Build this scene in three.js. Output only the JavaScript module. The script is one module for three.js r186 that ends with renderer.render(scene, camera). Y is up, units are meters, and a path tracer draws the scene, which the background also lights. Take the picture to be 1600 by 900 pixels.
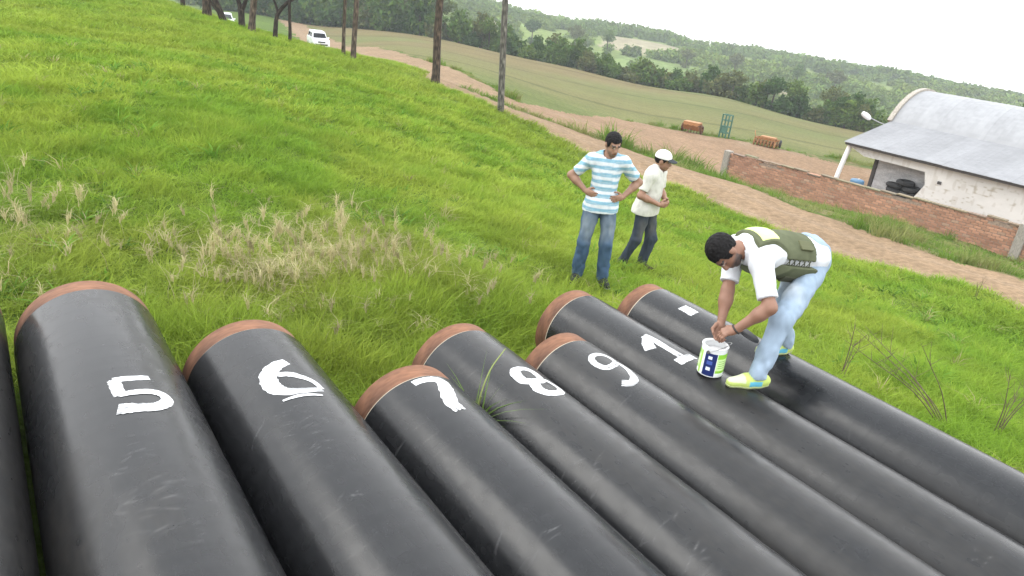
import * as THREE from 'three';
import { mergeGeometries } from 'three/addons/utils/BufferGeometryUtils.js';
import { RoundedBoxGeometry } from 'three/addons/geometries/RoundedBoxGeometry.js';

// ---------------------------------------------------------------- camera, sky, sun, exposure
// world axes: x = across the pipes (downhill), y = up, -z = along the pipes (away); metres
const EYE = new THREE.Vector3(0, 2.871, 0);
const scene = new THREE.Scene();
const camera = new THREE.PerspectiveCamera(43.779, 16 / 9, 0.05, 4000);
{
  const right = new THREE.Vector3(0.813270, 0.104419, 0.572441), up = new THREE.Vector3(0.144844, 0.916474, -0.372955), back = new THREE.Vector3(0.563571, -0.386228, -0.730216).negate();
  camera.position.copy(EYE);
  camera.quaternion.setFromRotationMatrix(new THREE.Matrix4().makeBasis(right, up, back));
}
const renderer = new THREE.WebGLRenderer({ antialias: true });
renderer.setSize(1024, 576);
renderer.toneMapping = THREE.LinearToneMapping;
renderer.toneMappingExposure = 2.55;
renderer.shadowMap.enabled = true;
{ // bright overcast sky: white veil, a little bluer and dimmer away from the sun's side
  const w = 64, h = 32, d = new Float32Array(w * h * 4);
  for (let j = 0; j < h; j++) for (let i = 0; i < w; i++) {
    const e = Math.max(0, ((j + 0.5) / h - 0.5) * 2), k = (j * w + i) * 4, v = 1.2 - 0.2 * e;
    d[k] = v * (1 - 0.09 * e); d[k + 1] = v * (1 - 0.02 * e); d[k + 2] = v * (1 + 0.06 * e); d[k + 3] = 1;
  }
  const t = new THREE.DataTexture(d, w, h, THREE.RGBAFormat, THREE.FloatType);
  t.mapping = THREE.EquirectangularReflectionMapping; t.magFilter = t.minFilter = THREE.LinearFilter; t.needsUpdate = true;
  scene.background = t; scene.environment = t;
}
const sun = new THREE.DirectionalLight(new THREE.Color(1, 0.965, 0.9), 0.5);
sun.position.set(-28, 54, -36); sun.target.position.set(0, 0, 0);
sun.castShadow = true; sun.shadow.radius = 55; sun.shadow.mapSize.set(4096, 4096);
Object.assign(sun.shadow.camera, { left: -60, right: 60, top: 60, bottom: -60, near: 1, far: 200 });
scene.add(sun, sun.target);
scene.fog = new THREE.FogExp2(new THREE.Color(0.9, 0.95, 1.0), 0.0006);

// ---------------------------------------------------------------- helpers
const V = (x, y, z) => new THREE.Vector3(x, y, z);
function rng(seed) { let a = seed >>> 0; return () => { a = (a + 0x6D2B79F5) | 0; let t = Math.imul(a ^ (a >>> 15), 1 | a); t = (t + Math.imul(t ^ (t >>> 7), 61 | t)) ^ t; return ((t ^ (t >>> 14)) >>> 0) / 4294967296; }; }
const clamp = (x, a, b) => x < a ? a : x > b ? b : x, lerp = (a, b, t) => a + (b - a) * t;
const sstep = (a, b, x) => { const t = clamp((x - a) / (b - a), 0, 1); return t * t * (3 - 2 * t); };
function h3(x, y, z) { let n = Math.imul(x, 374761393) ^ Math.imul(y, 668265263) ^ Math.imul(z, 2147483647 - 1013904223); n = Math.imul(n ^ (n >>> 13), 1274126177); return ((n ^ (n >>> 16)) >>> 0) / 4294967296; }
function noise(x, y, z = 0) {
  const xi = Math.floor(x), yi = Math.floor(y), zi = Math.floor(z); let u = x - xi, v = y - yi, w = z - zi;
  u = u * u * (3 - 2 * u); v = v * v * (3 - 2 * v); w = w * w * (3 - 2 * w);
  const L = (a, b, t) => a + (b - a) * t;
  return L(L(L(h3(xi, yi, zi), h3(xi + 1, yi, zi), u), L(h3(xi, yi + 1, zi), h3(xi + 1, yi + 1, zi), u), v),
    w ? L(L(h3(xi, yi, zi + 1), h3(xi + 1, yi, zi + 1), u), L(h3(xi, yi + 1, zi + 1), h3(xi + 1, yi + 1, zi + 1), u), v) : 0, w);
}
const fbm = (x, y, z = 0) => 0.5 * noise(x, y, z) + 0.27 * noise(x * 2.1 + 7, y * 2.1 + 3, z * 2.1) + 0.15 * noise(x * 4.3 + 1, y * 4.3 + 9, z * 4.3) + 0.08 * noise(x * 8.7, y * 8.7 + 5, z * 8.7);
const taken = {};
function numbered(n) { if (!(n in taken)) { taken[n] = 0; return n; } taken[n]++; return n + '_' + String(taken[n]).padStart(3, '0'); }
function shade(o) { o.traverse((m) => { if (m.isMesh) { m.castShadow = true; m.receiveShadow = true; } }); return o; }
function tag(o, label, category, group, kind) { if (label) o.userData.label = label; if (category) o.userData.category = category; if (group) o.userData.group = group; if (kind) o.userData.kind = kind; return o; }
function thing(name, pos, label, category, group) { const g = new THREE.Group(); g.name = numbered(name); g.position.set(...pos); scene.add(g); return tag(g, label, category, group); }
function part(name, geo, mat, parent) { const m = new THREE.Mesh(geo, mat); m.name = name; m.castShadow = m.receiveShadow = true; parent.add(m); return m; }
function copyOf(src, pos, turn = 0, label, scale = 1) { const c = src.clone(); c.userData = { ...src.userData }; c.name = numbered(src.name.replace(/_\d{3}$/, '')); c.position.set(...pos); c.rotation.y = turn; if (label) c.userData.label = label; if (scale !== 1) c.scale.setScalar(scale); scene.add(c); return c; }
const std = (r, g, b, rough = 0.9, o = {}) => new THREE.MeshStandardMaterial({ color: new THREE.Color(r, g, b), roughness: rough, ...o });
function tex(w, h, fn, srgb = true, rx = 1, ry = 1) { // fn returns linear-ish 0..1 rgb in the stored space
  const d = new Uint8Array(w * h * 4);
  for (let j = 0; j < h; j++) for (let i = 0; i < w; i++) { const c = fn(i / w, j / h), k = (j * w + i) * 4; d[k] = clamp(c[0], 0, 1) * 255; d[k + 1] = clamp(c[1], 0, 1) * 255; d[k + 2] = clamp(c[2], 0, 1) * 255; d[k + 3] = 255; }
  const t = new THREE.DataTexture(d, w, h); t.wrapS = t.wrapT = THREE.RepeatWrapping; t.magFilter = THREE.LinearFilter; t.minFilter = THREE.LinearMipmapLinearFilter; t.generateMipmaps = true;
  if (srgb) t.colorSpace = THREE.SRGBColorSpace; t.repeat.set(rx, ry); t.needsUpdate = true; return t;
}
// tileable value noise for textures
function tnoise(u, v, n, seed) { const x = u * n, y = v * n, xi = Math.floor(x), yi = Math.floor(y); let a = x - xi, b = y - yi; a = a * a * (3 - 2 * a); b = b * b * (3 - 2 * b); const q = (i, j) => h3(((i % n) + n) % n, ((j % n) + n) % n, seed); return lerp(lerp(q(xi, yi), q(xi + 1, yi), a), lerp(q(xi, yi + 1), q(xi + 1, yi + 1), a), b); }
const tfbm = (u, v, n, s) => 0.5 * tnoise(u, v, n, s) + 0.25 * tnoise(u, v, n * 2, s + 1) + 0.15 * tnoise(u, v, n * 4, s + 2) + 0.1 * tnoise(u, v, n * 8, s + 3);
const grainTex = tex(512, 512, (u, v) => { const g = 0.72 + 0.34 * tfbm(u, v, 24, 3) + 0.16 * (tnoise(u, v, 256, 9) - 0.5); return [g, g, g]; }, true);
const bumpTex = tex(512, 512, (u, v) => { const g = tfbm(u, v, 32, 5); return [g, g, g]; }, false);
function tube(pts, radii, seg = 6, ring = 6) { // tapered tube through points
  const c = new THREE.CatmullRomCurve3(pts.map((p) => p.isVector3 ? p : V(...p))), n = seg * (pts.length - 1), pos = [], idx = [], uv = [];
  const fr = c.computeFrenetFrames(n, false); let len = 0, last = null;
  for (let i = 0; i <= n; i++) {
    const t = i / n, p = c.getPoint(t), f = t * (radii.length - 1), k = Math.min(radii.length - 2, Math.floor(f)), r = radii.length > 1 ? lerp(radii[k], radii[k + 1], f - k) : radii[0];
    if (last) len += last.distanceTo(p); last = p;
    for (let j = 0; j <= ring; j++) { const a = j / ring * Math.PI * 2, q = p.clone().addScaledVector(fr.normals[i], Math.cos(a) * r).addScaledVector(fr.binormals[i], Math.sin(a) * r); pos.push(q.x, q.y, q.z); uv.push(j / ring, len); }
  }
  for (let i = 0; i < n; i++) for (let j = 0; j < ring; j++) { const a = i * (ring + 1) + j, b = a + ring + 1; idx.push(a, a + 1, b, b, a + 1, b + 1); }
  for (const [s, o] of [[0, 1], [n, -1]]) { const b = s * (ring + 1), k = pos.length / 3, p = c.getPoint(s / n); pos.push(p.x, p.y, p.z); uv.push(0.5, 0); for (let j = 0; j < ring; j++) o > 0 ? idx.push(k, b + j + 1, b + j) : idx.push(k, b + j, b + j + 1); }
  const g = new THREE.BufferGeometry(); g.setAttribute('position', new THREE.Float32BufferAttribute(pos, 3)); g.setAttribute('uv', new THREE.Float32BufferAttribute(uv, 2)); g.setIndex(idx); g.computeVertexNormals(); return g;
}
const box = (w, h, d, x = 0, y = 0, z = 0, r = 0) => { const g = r ? new RoundedBoxGeometry(w, h, d, 2, r) : new THREE.BoxGeometry(w, h, d); g.translate(x, y, z); return g; };
const merge = (a) => mergeGeometries(a.map((g) => { const q = g.index ? g.toNonIndexed() : g; for (const k of Object.keys(q.attributes)) if (!['position', 'normal', 'uv'].includes(k)) q.deleteAttribute(k); return q; }));
function paint(geo, fn) { const p = geo.attributes.position, n = geo.attributes.normal, c = new Float32Array(p.count * 3); for (let i = 0; i < p.count; i++) { const q = fn(p.getX(i), p.getY(i), p.getZ(i), n ? n.getX(i) : 0, n ? n.getY(i) : 1, n ? n.getZ(i) : 0); c[i * 3] = q[0]; c[i * 3 + 1] = q[1]; c[i * 3 + 2] = q[2]; } geo.setAttribute('color', new THREE.BufferAttribute(c, 3)); return geo; }

// ---------------------------------------------------------------- terrain: thin-plate surface through surveyed points (x, y, z)
const CTRL = [
0.28,0.55,8.70,0.28,0.55,3.48,0.28,0.55,-0.87,0.28,0.55,-3.92,0.95,0.42,8.70,0.95,0.42,3.48,
0.95,0.42,-0.87,0.95,0.42,-3.92,1.62,0.28,8.70,1.62,0.28,3.48,1.62,0.28,-0.87,1.62,0.28,-3.92,
2.30,0.14,8.70,2.30,0.14,3.48,2.30,0.14,-0.87,2.30,0.14,-3.92,2.98,0.05,8.70,2.98,0.05,3.48,
2.98,0.05,-0.87,2.98,0.05,-3.92,3.66,-0.02,8.70,3.66,-0.02,3.48,3.66,-0.02,-0.87,3.66,-0.02,-3.92,
4.35,-0.01,8.70,4.35,-0.01,3.48,4.35,-0.01,-0.87,4.35,-0.01,-3.92,-1.04,0.78,8.70,-3.48,1.17,8.70,
-1.04,0.78,3.48,-3.48,1.17,3.48,-1.04,0.78,-0.87,-3.48,1.17,-0.87,-1.04,0.78,-3.92,-3.48,1.17,-3.92,
0.83,1.00,-26.09,7.58,0.40,-41.07,11.16,-0.37,-34.79,13.16,-0.62,-29.38,13.91,-0.84,-24.12,14.06,-1.09,-19.89,
14.42,-1.59,-16.28,14.45,-1.73,-12.55,15.00,-1.86,-7.92,14.70,-1.61,-3.96,2.13,0.78,-9.78,5.34,-0.13,-5.37,
6.68,-0.43,-6.10,0.06,0.83,-8.26,16.75,-1.78,-15.84,18.35,-2.00,-13.23,18.36,-2.08,-9.95,18.42,-2.01,-5.22,
38.70,-4.95,-32.38,41.02,-4.90,-27.87,19.22,-1.71,-32.09,20.97,-2.27,-28.86,37.61,-4.97,-36.20,42.73,-5.01,-23.41,
33.06,-6.06,-85.16,25.82,-4.38,-66.51,19.52,-2.83,-50.28,20.39,-3.43,-61.98,27.20,-5.00,-82.64,18.87,-3.73,-71.50,
24.89,-5.24,-94.21,26.55,-4.13,-19.70,27.50,-3.70,-8.24,32.78,-4.60,-18.02,35.72,-3.70,-11.12,67.47,-8.67,-150.90,
82.25,-9.38,-138.35,96.31,-10.87,-112.24,106.07,-11.19,-83.27,110.88,-12.33,-60.17,115.53,-10.91,-38.58,52.29,-8.31,-170.51,
29.77,-7.58,-189.07,7.22,-6.52,-204.32,5.22,-10.44,-234.84,51.12,-12.18,-229.27,96.09,-14.79,-214.35,137.13,-18.27,-190.72,
167.15,-20.88,-165.04,191.15,-23.49,-136.53,208.66,-25.23,-107.89,220.44,-26.97,-81.13,18.71,1.43,-452.01,101.65,-3.05,-440.83,
197.30,-7.18,-407.11,242.82,-11.90,-381.71,283.33,-16.25,-352.69,320.18,-17.56,-319.61,367.86,-20.68,-263.34,403.03,-22.99,-205.51,
426.79,-26.36,-150.06,19.35,-78.30,-869.78,252.19,-78.30,-832.65,507.89,-78.30,-706.37,707.96,-78.30,-505.66,816.46,-78.30,-300.49,
-17.40,2.61,17.40,-17.40,2.17,-4.35,-26.10,1.74,-26.10,0.00,0.87,21.75,8.70,0.00,21.75,15.22,-3.92,6.96,
21.75,-4.87,4.35,34.80,-6.09,13.05,52.20,-8.70,17.40,-52.20,3.48,0.00,0.00,1.74,69.60,130.50,-17.40,17.40,
-130.50,0.00,-130.50,261.00,-27.84,34.80,-174.00,4.35,87.00,87.00,-8.70,130.50,36.11,-6.48,-96.84,40.12,-6.82,-107.60,
45.14,-7.25,-121.05,51.59,-7.81,-138.34,22.37,-2.62,-45.81,27.00,-3.20,-55.34,34.07,-4.08,-69.88,46.15,-5.60,-94.74,
22.68,-2.13,-37.93,27.68,-2.73,-46.35,35.52,-3.68,-59.56,49.59,-5.39,-83.29,24.74,-2.70,-34.13,30.17,-3.33,-41.73,
38.71,-4.33,-53.68,54.06,-6.14,-75.15,42.95,-5.48,-41.49,50.10,-6.17,-48.56,60.13,-7.14,-58.50,75.26,-8.61,-73.48,
47.64,-5.63,-35.52,55.20,-6.34,-41.34,65.66,-7.32,-49.39,81.08,-8.77,-61.25,48.86,-5.70,-26.41,56.74,-6.57,-30.83,
67.68,-7.77,-36.97,83.91,-9.56,-46.07
];
const gy = (() => {
  const N = CTRL.length / 3, X = [], Z = [];
  const wf = (x, z) => { const r = Math.hypot(x, z); return r > 1e-6 ? Math.log(1 + r / 9) / r : 1 / 9; };
  for (let i = 0; i < N; i++) { const x = CTRL[i * 3], z = CTRL[i * 3 + 2], k = wf(x, z); X.push(x * k); Z.push(z * k); }
  const K = (r2) => r2 > 1e-12 ? 0.5 * r2 * Math.log(r2) : 0, M = N + 3, A = [];
  for (let i = 0; i < M; i++) {
    A.push(new Float64Array(M + 1));
    for (let j = 0; j < M; j++) A[i][j] = i < N && j < N ? K((X[i] - X[j]) ** 2 + (Z[i] - Z[j]) ** 2) + (i === j ? 2e-4 : 0) : i < N ? [1, X[i], Z[i]][j - N] : j < N ? [1, X[j], Z[j]][i - N] : 0;
    A[i][M] = i < N ? CTRL[i * 3 + 1] : 0;
  }
  for (let c = 0; c < M; c++) {
    let p = c; for (let r = c + 1; r < M; r++) if (Math.abs(A[r][c]) > Math.abs(A[p][c])) p = r;
    [A[c], A[p]] = [A[p], A[c]];
    for (let r = c + 1; r < M; r++) { const f = A[r][c] / A[c][c]; if (f) for (let k = c; k <= M; k++) A[r][k] -= f * A[c][k]; }
  }
  const w = new Float64Array(M);
  for (let r = M - 1; r >= 0; r--) { let s = A[r][M]; for (let k = r + 1; k < M; k++) s -= A[r][k] * w[k]; w[r] = s / A[r][r]; }
  return (x, z) => { const k = wf(x, z), a = x * k, b = z * k; let s = w[N] + w[N + 1] * a + w[N + 2] * b; for (let i = 0; i < N; i++) s += w[i] * K((a - X[i]) ** 2 + (b - Z[i]) ** 2); return s; };
})();
const DE = [[-30, 190], [5, 175], [17, 159], [24, 144], [30.7, 131], [40.6, 129], [52, 126], [61.5, 119], [75, 116], [130, 116]];
function fieldEnd(x, z) { const a = Math.atan2(x, -z) * 57.2958; for (let i = 1; i < DE.length; i++) if (a < DE[i][0]) return lerp(DE[i - 1][1], DE[i][1], clamp((a - DE[i - 1][0]) / (DE[i][0] - DE[i - 1][0]), 0, 1)); return 116; }
const roadShift = (z) => Math.max(0, -z - 26) * 0.27;
const YARD = [[18.2, -26.5], [22, -29.5], [27.4, -32.2], [36.6, -36], [38.3, -33], [39.8, -29.5], [42.3, -24], [44, -15], [44, 12], [26.9, 12], [26.9, -20.2], [24, -20.8], [20.4, -21.4], [18.6, -24]];
const STRIP = [[17.6, -27.5], [18.5, -24.2], [20.2, -21.9], [23.8, -21.1], [27.2, -21]];
const strip = (x, z) => { let d = 9; for (let i = 1; i < STRIP.length; i++) { const [ax, az] = STRIP[i - 1], bx = STRIP[i][0] - ax, bz = STRIP[i][1] - az, t = clamp(((x - ax) * bx + (z - az) * bz) / (bx * bx + bz * bz), 0, 1); d = Math.min(d, Math.hypot(x - ax - bx * t, z - az - bz * t)); } return d; };
const inPoly = (x, z, P) => { let c = false; for (let i = 0, j = P.length - 1; i < P.length; j = i++) if ((P[i][1] > z) !== (P[j][1] > z) && x < (P[j][0] - P[i][0]) * (z - P[i][1]) / (P[j][1] - P[i][1]) + P[i][0]) c = !c; return c; };
function region(x, z) { // 0 grass bank, 1 road, 2 yard, 3 verge, 4 field, 5 valley
  const D = Math.hypot(x, z);
  if (D > 105 && D > fieldEnd(x, z) + 6 * (noise(x * 0.05, z * 0.05) - 0.5)) return 5;
  const s = roadShift(z), w = 1.1 * (noise(x * 0.4, z * 0.4) - 0.5) + 0.7 * (noise(x * 1.7, z * 1.7, 3) - 0.5), near = 14.3 + 1.7 * sstep(-25, -33, z) + 0.6 * sstep(-30, -12, z) + w + s;
  if (x < near) return 0;
  if (strip(x, z) < 0.25 + 0.8 * noise(x * 0.7, z * 0.7, 9)) return 3;
  const far = 18.5 + s + 2.2 * sstep(-11, -16, z) + 0.8 * (noise(x * 0.5 + 9, z * 0.5) - 0.5) + 0.5 * (noise(x * 2, z * 2, 8) - 0.5);
  if (inPoly(x + 1.3 * (noise(x * 0.5, z * 0.5, 5) - 0.5), z + 1.3 * (noise(x * 0.5, z * 0.5, 6) - 0.5), YARD)) return 2;
  if (x < far) return 1;
  if (z > -26 && x < 46) return 3;
  return x < far + 0.5 ? 3 : 4;
}
const bump = (x, z, rg) => rg === 0 ? 0.16 * (fbm(x * 0.8, z * 0.8) - 0.5) + 0.05 * (noise(x * 4, z * 4) - 0.5) : rg === 1 || rg === 2 ? 0.07 * (fbm(x * 0.9, z * 0.9) - 0.5) - (rg === 1 ? 0.07 * Math.max(Math.exp(-(((x - roadShift(z) - 15.9) / 0.22) ** 2)), Math.exp(-(((x - roadShift(z) - 17.5) / 0.22) ** 2))) : 0) : 0.1 * (fbm(x * 0.6, z * 0.6) - 0.5);
const PIPES = [ // number, x, y, far end (-z)
  [4, -0.400, 0.986, 4.263], [5, 0.276, 0.907, 4.019], [6, 0.951, 0.776, 3.523], [7, 1.624, 0.638, 2.949], [8, 2.296, 0.494, 3.528], [9, 2.978, 0.405, 3.276], [10, 3.662, 0.338, 3.954], [11, 4.349, 0.348, 3.802]];
const PR = 0.3306, PLEN = 12;
const nearPipes = (x, z) => x > -1.4 && x < 5.1 && z > -4.6 && z < 9;
const groundY = (x, z) => gy(x, z) + (nearPipes(x, z) ? 0 : bump(x, z, region(x, z)) * (Math.hypot(x, z) < 130 ? 1 : 0));
const PATCHES = [[42.2, 48.6, 312, 372, 1], [38.5, 42.5, 255, 300, 2], [43.5, 50.5, 262, 300, 2], [33.3, 34.3, 282, 330, 1], [51, 56.5, 262, 285, 1], [57.5, 59.5, 232, 250, 1], [61.5, 63.5, 225, 240, 1], [32.5, 37, 235, 262, 2], [66, 70, 215, 240, 1], [34.5, 36.5, 330, 360, 2]];
function patch(x, z) { // cleared pasture and tilled plots on the far hills
  const D = Math.hypot(x, z), a = Math.atan2(x, -z) * 57.2958, w = 6 * (noise(x * 0.05, z * 0.05) - 0.5);
  for (const [a0, a1, d0, d1, kind] of PATCHES) if (a > a0 + w * 0.08 && a < a1 + w * 0.08 && D > d0 + w * 2 && D < d1 + w * 2) return kind;
  return 0;
}
function groundColor(rg, x, z) {
  const a = fbm(x * 0.35, z * 0.35), b = noise(x * 2.3, z * 2.3), D = Math.hypot(x, z);
  if (rg === 0) { const k = 0.75 + 0.5 * a; return [0.10 * k, 0.155 * k, 0.025 * k]; }
  if (rg === 1) { const s = x - roadShift(z), rut = Math.max(Math.exp(-(((s - 15.7) / 0.35) ** 2)), Math.exp(-(((s - 17.4) / 0.35) ** 2))), k = 0.8 + 0.3 * a + 0.1 * b; return [0.29 * k + 0.02 * rut, 0.2 * k + 0.02 * rut, 0.122 * k + 0.02 * rut]; }
  if (rg === 2) { const k = 0.78 + 0.36 * a + 0.1 * b, e = sstep(0.55, 0.7, fbm(x * 0.12 + 4, z * 0.3)); return [lerp(0.285, 0.305, e) * k, lerp(0.188, 0.218, e) * k, lerp(0.116, 0.145, e) * k]; }
  if (rg === 3) { const k = 0.7 + 0.5 * a; const e = sstep(0.5, 0.75, b); return [lerp(0.10, 0.24, e) * k, lerp(0.14, 0.19, e) * k, lerp(0.03, 0.10, e) * k]; }
  if (rg === 4) { // sparse young crop in bare soil, drilled in rows along the slope
    const row = (x * 0.62 - z * 0.79), st = 0.5 + 0.5 * Math.sin(row * 0.16 + 2 * a), fine = noise(row * 1.6, (x + z) * 0.02), red = 0.8 * sstep(-60, -110, z - x * 0.4) * sstep(0.35, 0.7, fbm(x * 0.03, z * 0.03) + 0.15), trk = Math.exp(-((((((row + 6 * noise(x * 0.02, z * 0.02)) % 26) + 26) % 26 - 13) / 0.8) ** 2)), g = sstep(0.3, 0.8, fbm(x * 0.02 + 3, z * 0.02)) * 0.4 + 0.35 * st + 0.25 * fine;
    const k = (0.82 + 0.3 * a) * (1 - 0.4 * trk);
    return [lerp(lerp(0.20, 0.125, g), 0.205, red) * k, lerp(lerp(0.185, 0.165, g), 0.155, red) * k, lerp(lerp(0.078, 0.048, g), 0.075, red) * k];
  }
  const k = 0.8 + 0.4 * fbm(x * 0.03, z * 0.03), m = sstep(0.4, 0.55, fbm(x * 0.011 + 9, z * 0.011)), pt = patch(x, z), c = [lerp(0.125, 0.18, m) * k, lerp(0.185, 0.235, m) * k, lerp(0.045, 0.06, m) * k];
  if (pt === 1) return [0.33 * k, 0.29 * k, 0.18 * k];
  if (pt === 2) return [0.20 * k, 0.27 * k, 0.085 * k];
  return c;
}
{
  const fwdA = 0.6573, angs = [];
  for (let a = -68; a <= 68; a += 0.25) angs.push(fwdA + a * Math.PI / 180);
  for (let a = 71; a <= 289; a += 3.5) angs.push(fwdA + Math.min(a, 292) * Math.PI / 180);
  const rad = [0.05]; for (let r = 0.6; r < 1000; r *= 1.0145) rad.push(r); rad.push(1000);
  const na = angs.length, nr = rad.length, P = new Float32Array(na * nr * 3);
  for (let i = 0; i < nr; i++) for (let j = 0; j < na; j++) { const x = rad[i] * Math.sin(angs[j]), z = -rad[i] * Math.cos(angs[j]), k = (i * na + j) * 3; P[k] = x; P[k + 1] = groundY(x, z); P[k + 2] = z; }
  const names = ['grass_bank', 'dirt_road', 'dirt_yard', 'verge', 'crop_field', 'hills'], bags = names.map(() => ({ map: new Map(), pos: [], idx: [] }));
  const put = (b, v) => { let k = b.map.get(v); if (k === undefined) { k = b.pos.length / 3; b.map.set(v, k); b.pos.push(P[v * 3], P[v * 3 + 1], P[v * 3 + 2]); } return k; };
  for (let i = 0; i < nr - 1; i++) for (let j = 0; j < na; j++) {
    const j2 = (j + 1) % na, q = [i * na + j, i * na + j2, (i + 1) * na + j, (i + 1) * na + j2];
    for (const [a, b, c] of [[q[0], q[2], q[1]], [q[1], q[2], q[3]]]) {
      const x = (P[a * 3] + P[b * 3] + P[c * 3]) / 3, z = (P[a * 3 + 2] + P[b * 3 + 2] + P[c * 3 + 2]) / 3, bag = bags[region(x, z)];
      bag.idx.push(put(bag, a), put(bag, c), put(bag, b));
    }
  }
  bags.forEach((b, n) => {
    const g = new THREE.BufferGeometry(), uv = [], col = [];
    for (let i = 0; i < b.pos.length; i += 3) { uv.push(b.pos[i] / (n === 5 ? 40 : 2.4), b.pos[i + 2] / (n === 5 ? 40 : 2.4)); col.push(...groundColor(n, b.pos[i], b.pos[i + 2])); }
    g.setAttribute('position', new THREE.Float32BufferAttribute(b.pos, 3)); g.setAttribute('uv', new THREE.Float32BufferAttribute(uv, 2)); g.setAttribute('color', new THREE.Float32BufferAttribute(col, 3)); g.setIndex(b.idx); g.computeVertexNormals();
    const nm = g.attributes.normal; let s = 0; for (let i = 0; i < nm.count; i += 50) s += nm.getY(i);
    if (s < 0) { for (let i = 0; i < b.idx.length; i += 3) { const t = b.idx[i]; b.idx[i] = b.idx[i + 1]; b.idx[i + 1] = t; } g.setIndex(b.idx); g.computeVertexNormals(); }
    const m = part(names[n], g, new THREE.MeshPhysicalMaterial({ vertexColors: true, roughness: 0.97, specularIntensity: 0.15, map: grainTex, bumpMap: bumpTex, bumpScale: n === 1 || n === 2 ? 0.006 : 0.03 }), scene);
    m.userData.kind = 'structure';
    m.userData.label = ['bright green grassy bank sloping down to the road', 'pinkish dirt road below the grassy bank', 'bare dirt yard beyond the road', 'weedy verge along the brick wall', 'sparse khaki crop field beyond the yard', 'green wooded hills beyond the field'][n];
  });
}
console.log('terrain');

// ---------------------------------------------------------------- pipes
const ribbonGeo = (pts, widths, r, cx, cy, seed) => { // painted stroke lying on a pipe: pts are (distance along the pipe, angle from its top)
  const R = rng(seed), c = new THREE.CatmullRomCurve3(pts.map(([s, t]) => V(s, t * PR, 0)), false, 'centripetal'), n = Math.max(16, pts.length * 8), M = 12, pos = [], idx = [], col = [];
  for (let i = 0; i <= n; i++) {
    const t = i / n, p = c.getPoint(t), d = c.getTangent(t), f = t * (widths.length - 1), k = Math.min(widths.length - 2, Math.floor(f)), w = widths.length > 1 ? lerp(widths[k], widths[k + 1], f - k) : widths[0];
    const nx = -d.y, ny = d.x, e = [(0.5 + 0.1 * (noise(i * 0.45, seed) - 0.5) + 0.02 * (R() - 0.5)) * w, (0.5 + 0.1 * (noise(i * 0.45, seed + 5) - 0.5) + 0.02 * (R() - 0.5)) * w];
    for (let j = 0; j <= M; j++) {
      const q = lerp(-e[0], e[1], j / M), s = p.x + nx * q + (i === 0 || i === n ? (i ? 1 : -1) * d.x * 0.009 * (R() - 0.3) : 0), a = (p.y + ny * q) / PR;
      pos.push(cx + Math.sin(a) * r, cy + Math.cos(a) * r, -s);
      const dry = clamp(sstep(0.5, 0.85, noise(j * 1.3 + seed * 7, t * 5)) * (0.25 + 0.75 * sstep(0.4, 1, t)) + 0.35 * sstep(0.6, 0.9, noise(j * 0.5, i * 0.3, seed)), 0, 1), v = lerp(0.64, 0.15, dry); col.push(v, v * 1.005, v * 1.01);
    }
  }
  for (let i = 0; i < n; i++) for (let j = 0; j < M; j++) { const a = i * (M + 1) + j, b = a + M + 1; idx.push(a, a + 1, b, b, a + 1, b + 1); }
  const g = new THREE.BufferGeometry(); g.setAttribute('position', new THREE.Float32BufferAttribute(pos, 3)); g.setAttribute('color', new THREE.Float32BufferAttribute(col, 3)); g.setIndex(idx);
  const nn = []; for (let i = 0; i < pos.length; i += 3) { const x = pos[i] - cx, y = pos[i + 1] - cy, l = Math.hypot(x, y); nn.push(x / l, y / l, 0); } g.setAttribute('normal', new THREE.Float32BufferAttribute(nn, 3));
  g.setAttribute('uv', new THREE.Float32BufferAttribute(new Float32Array(pos.length / 3 * 2), 2));
  return g;
};
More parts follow.
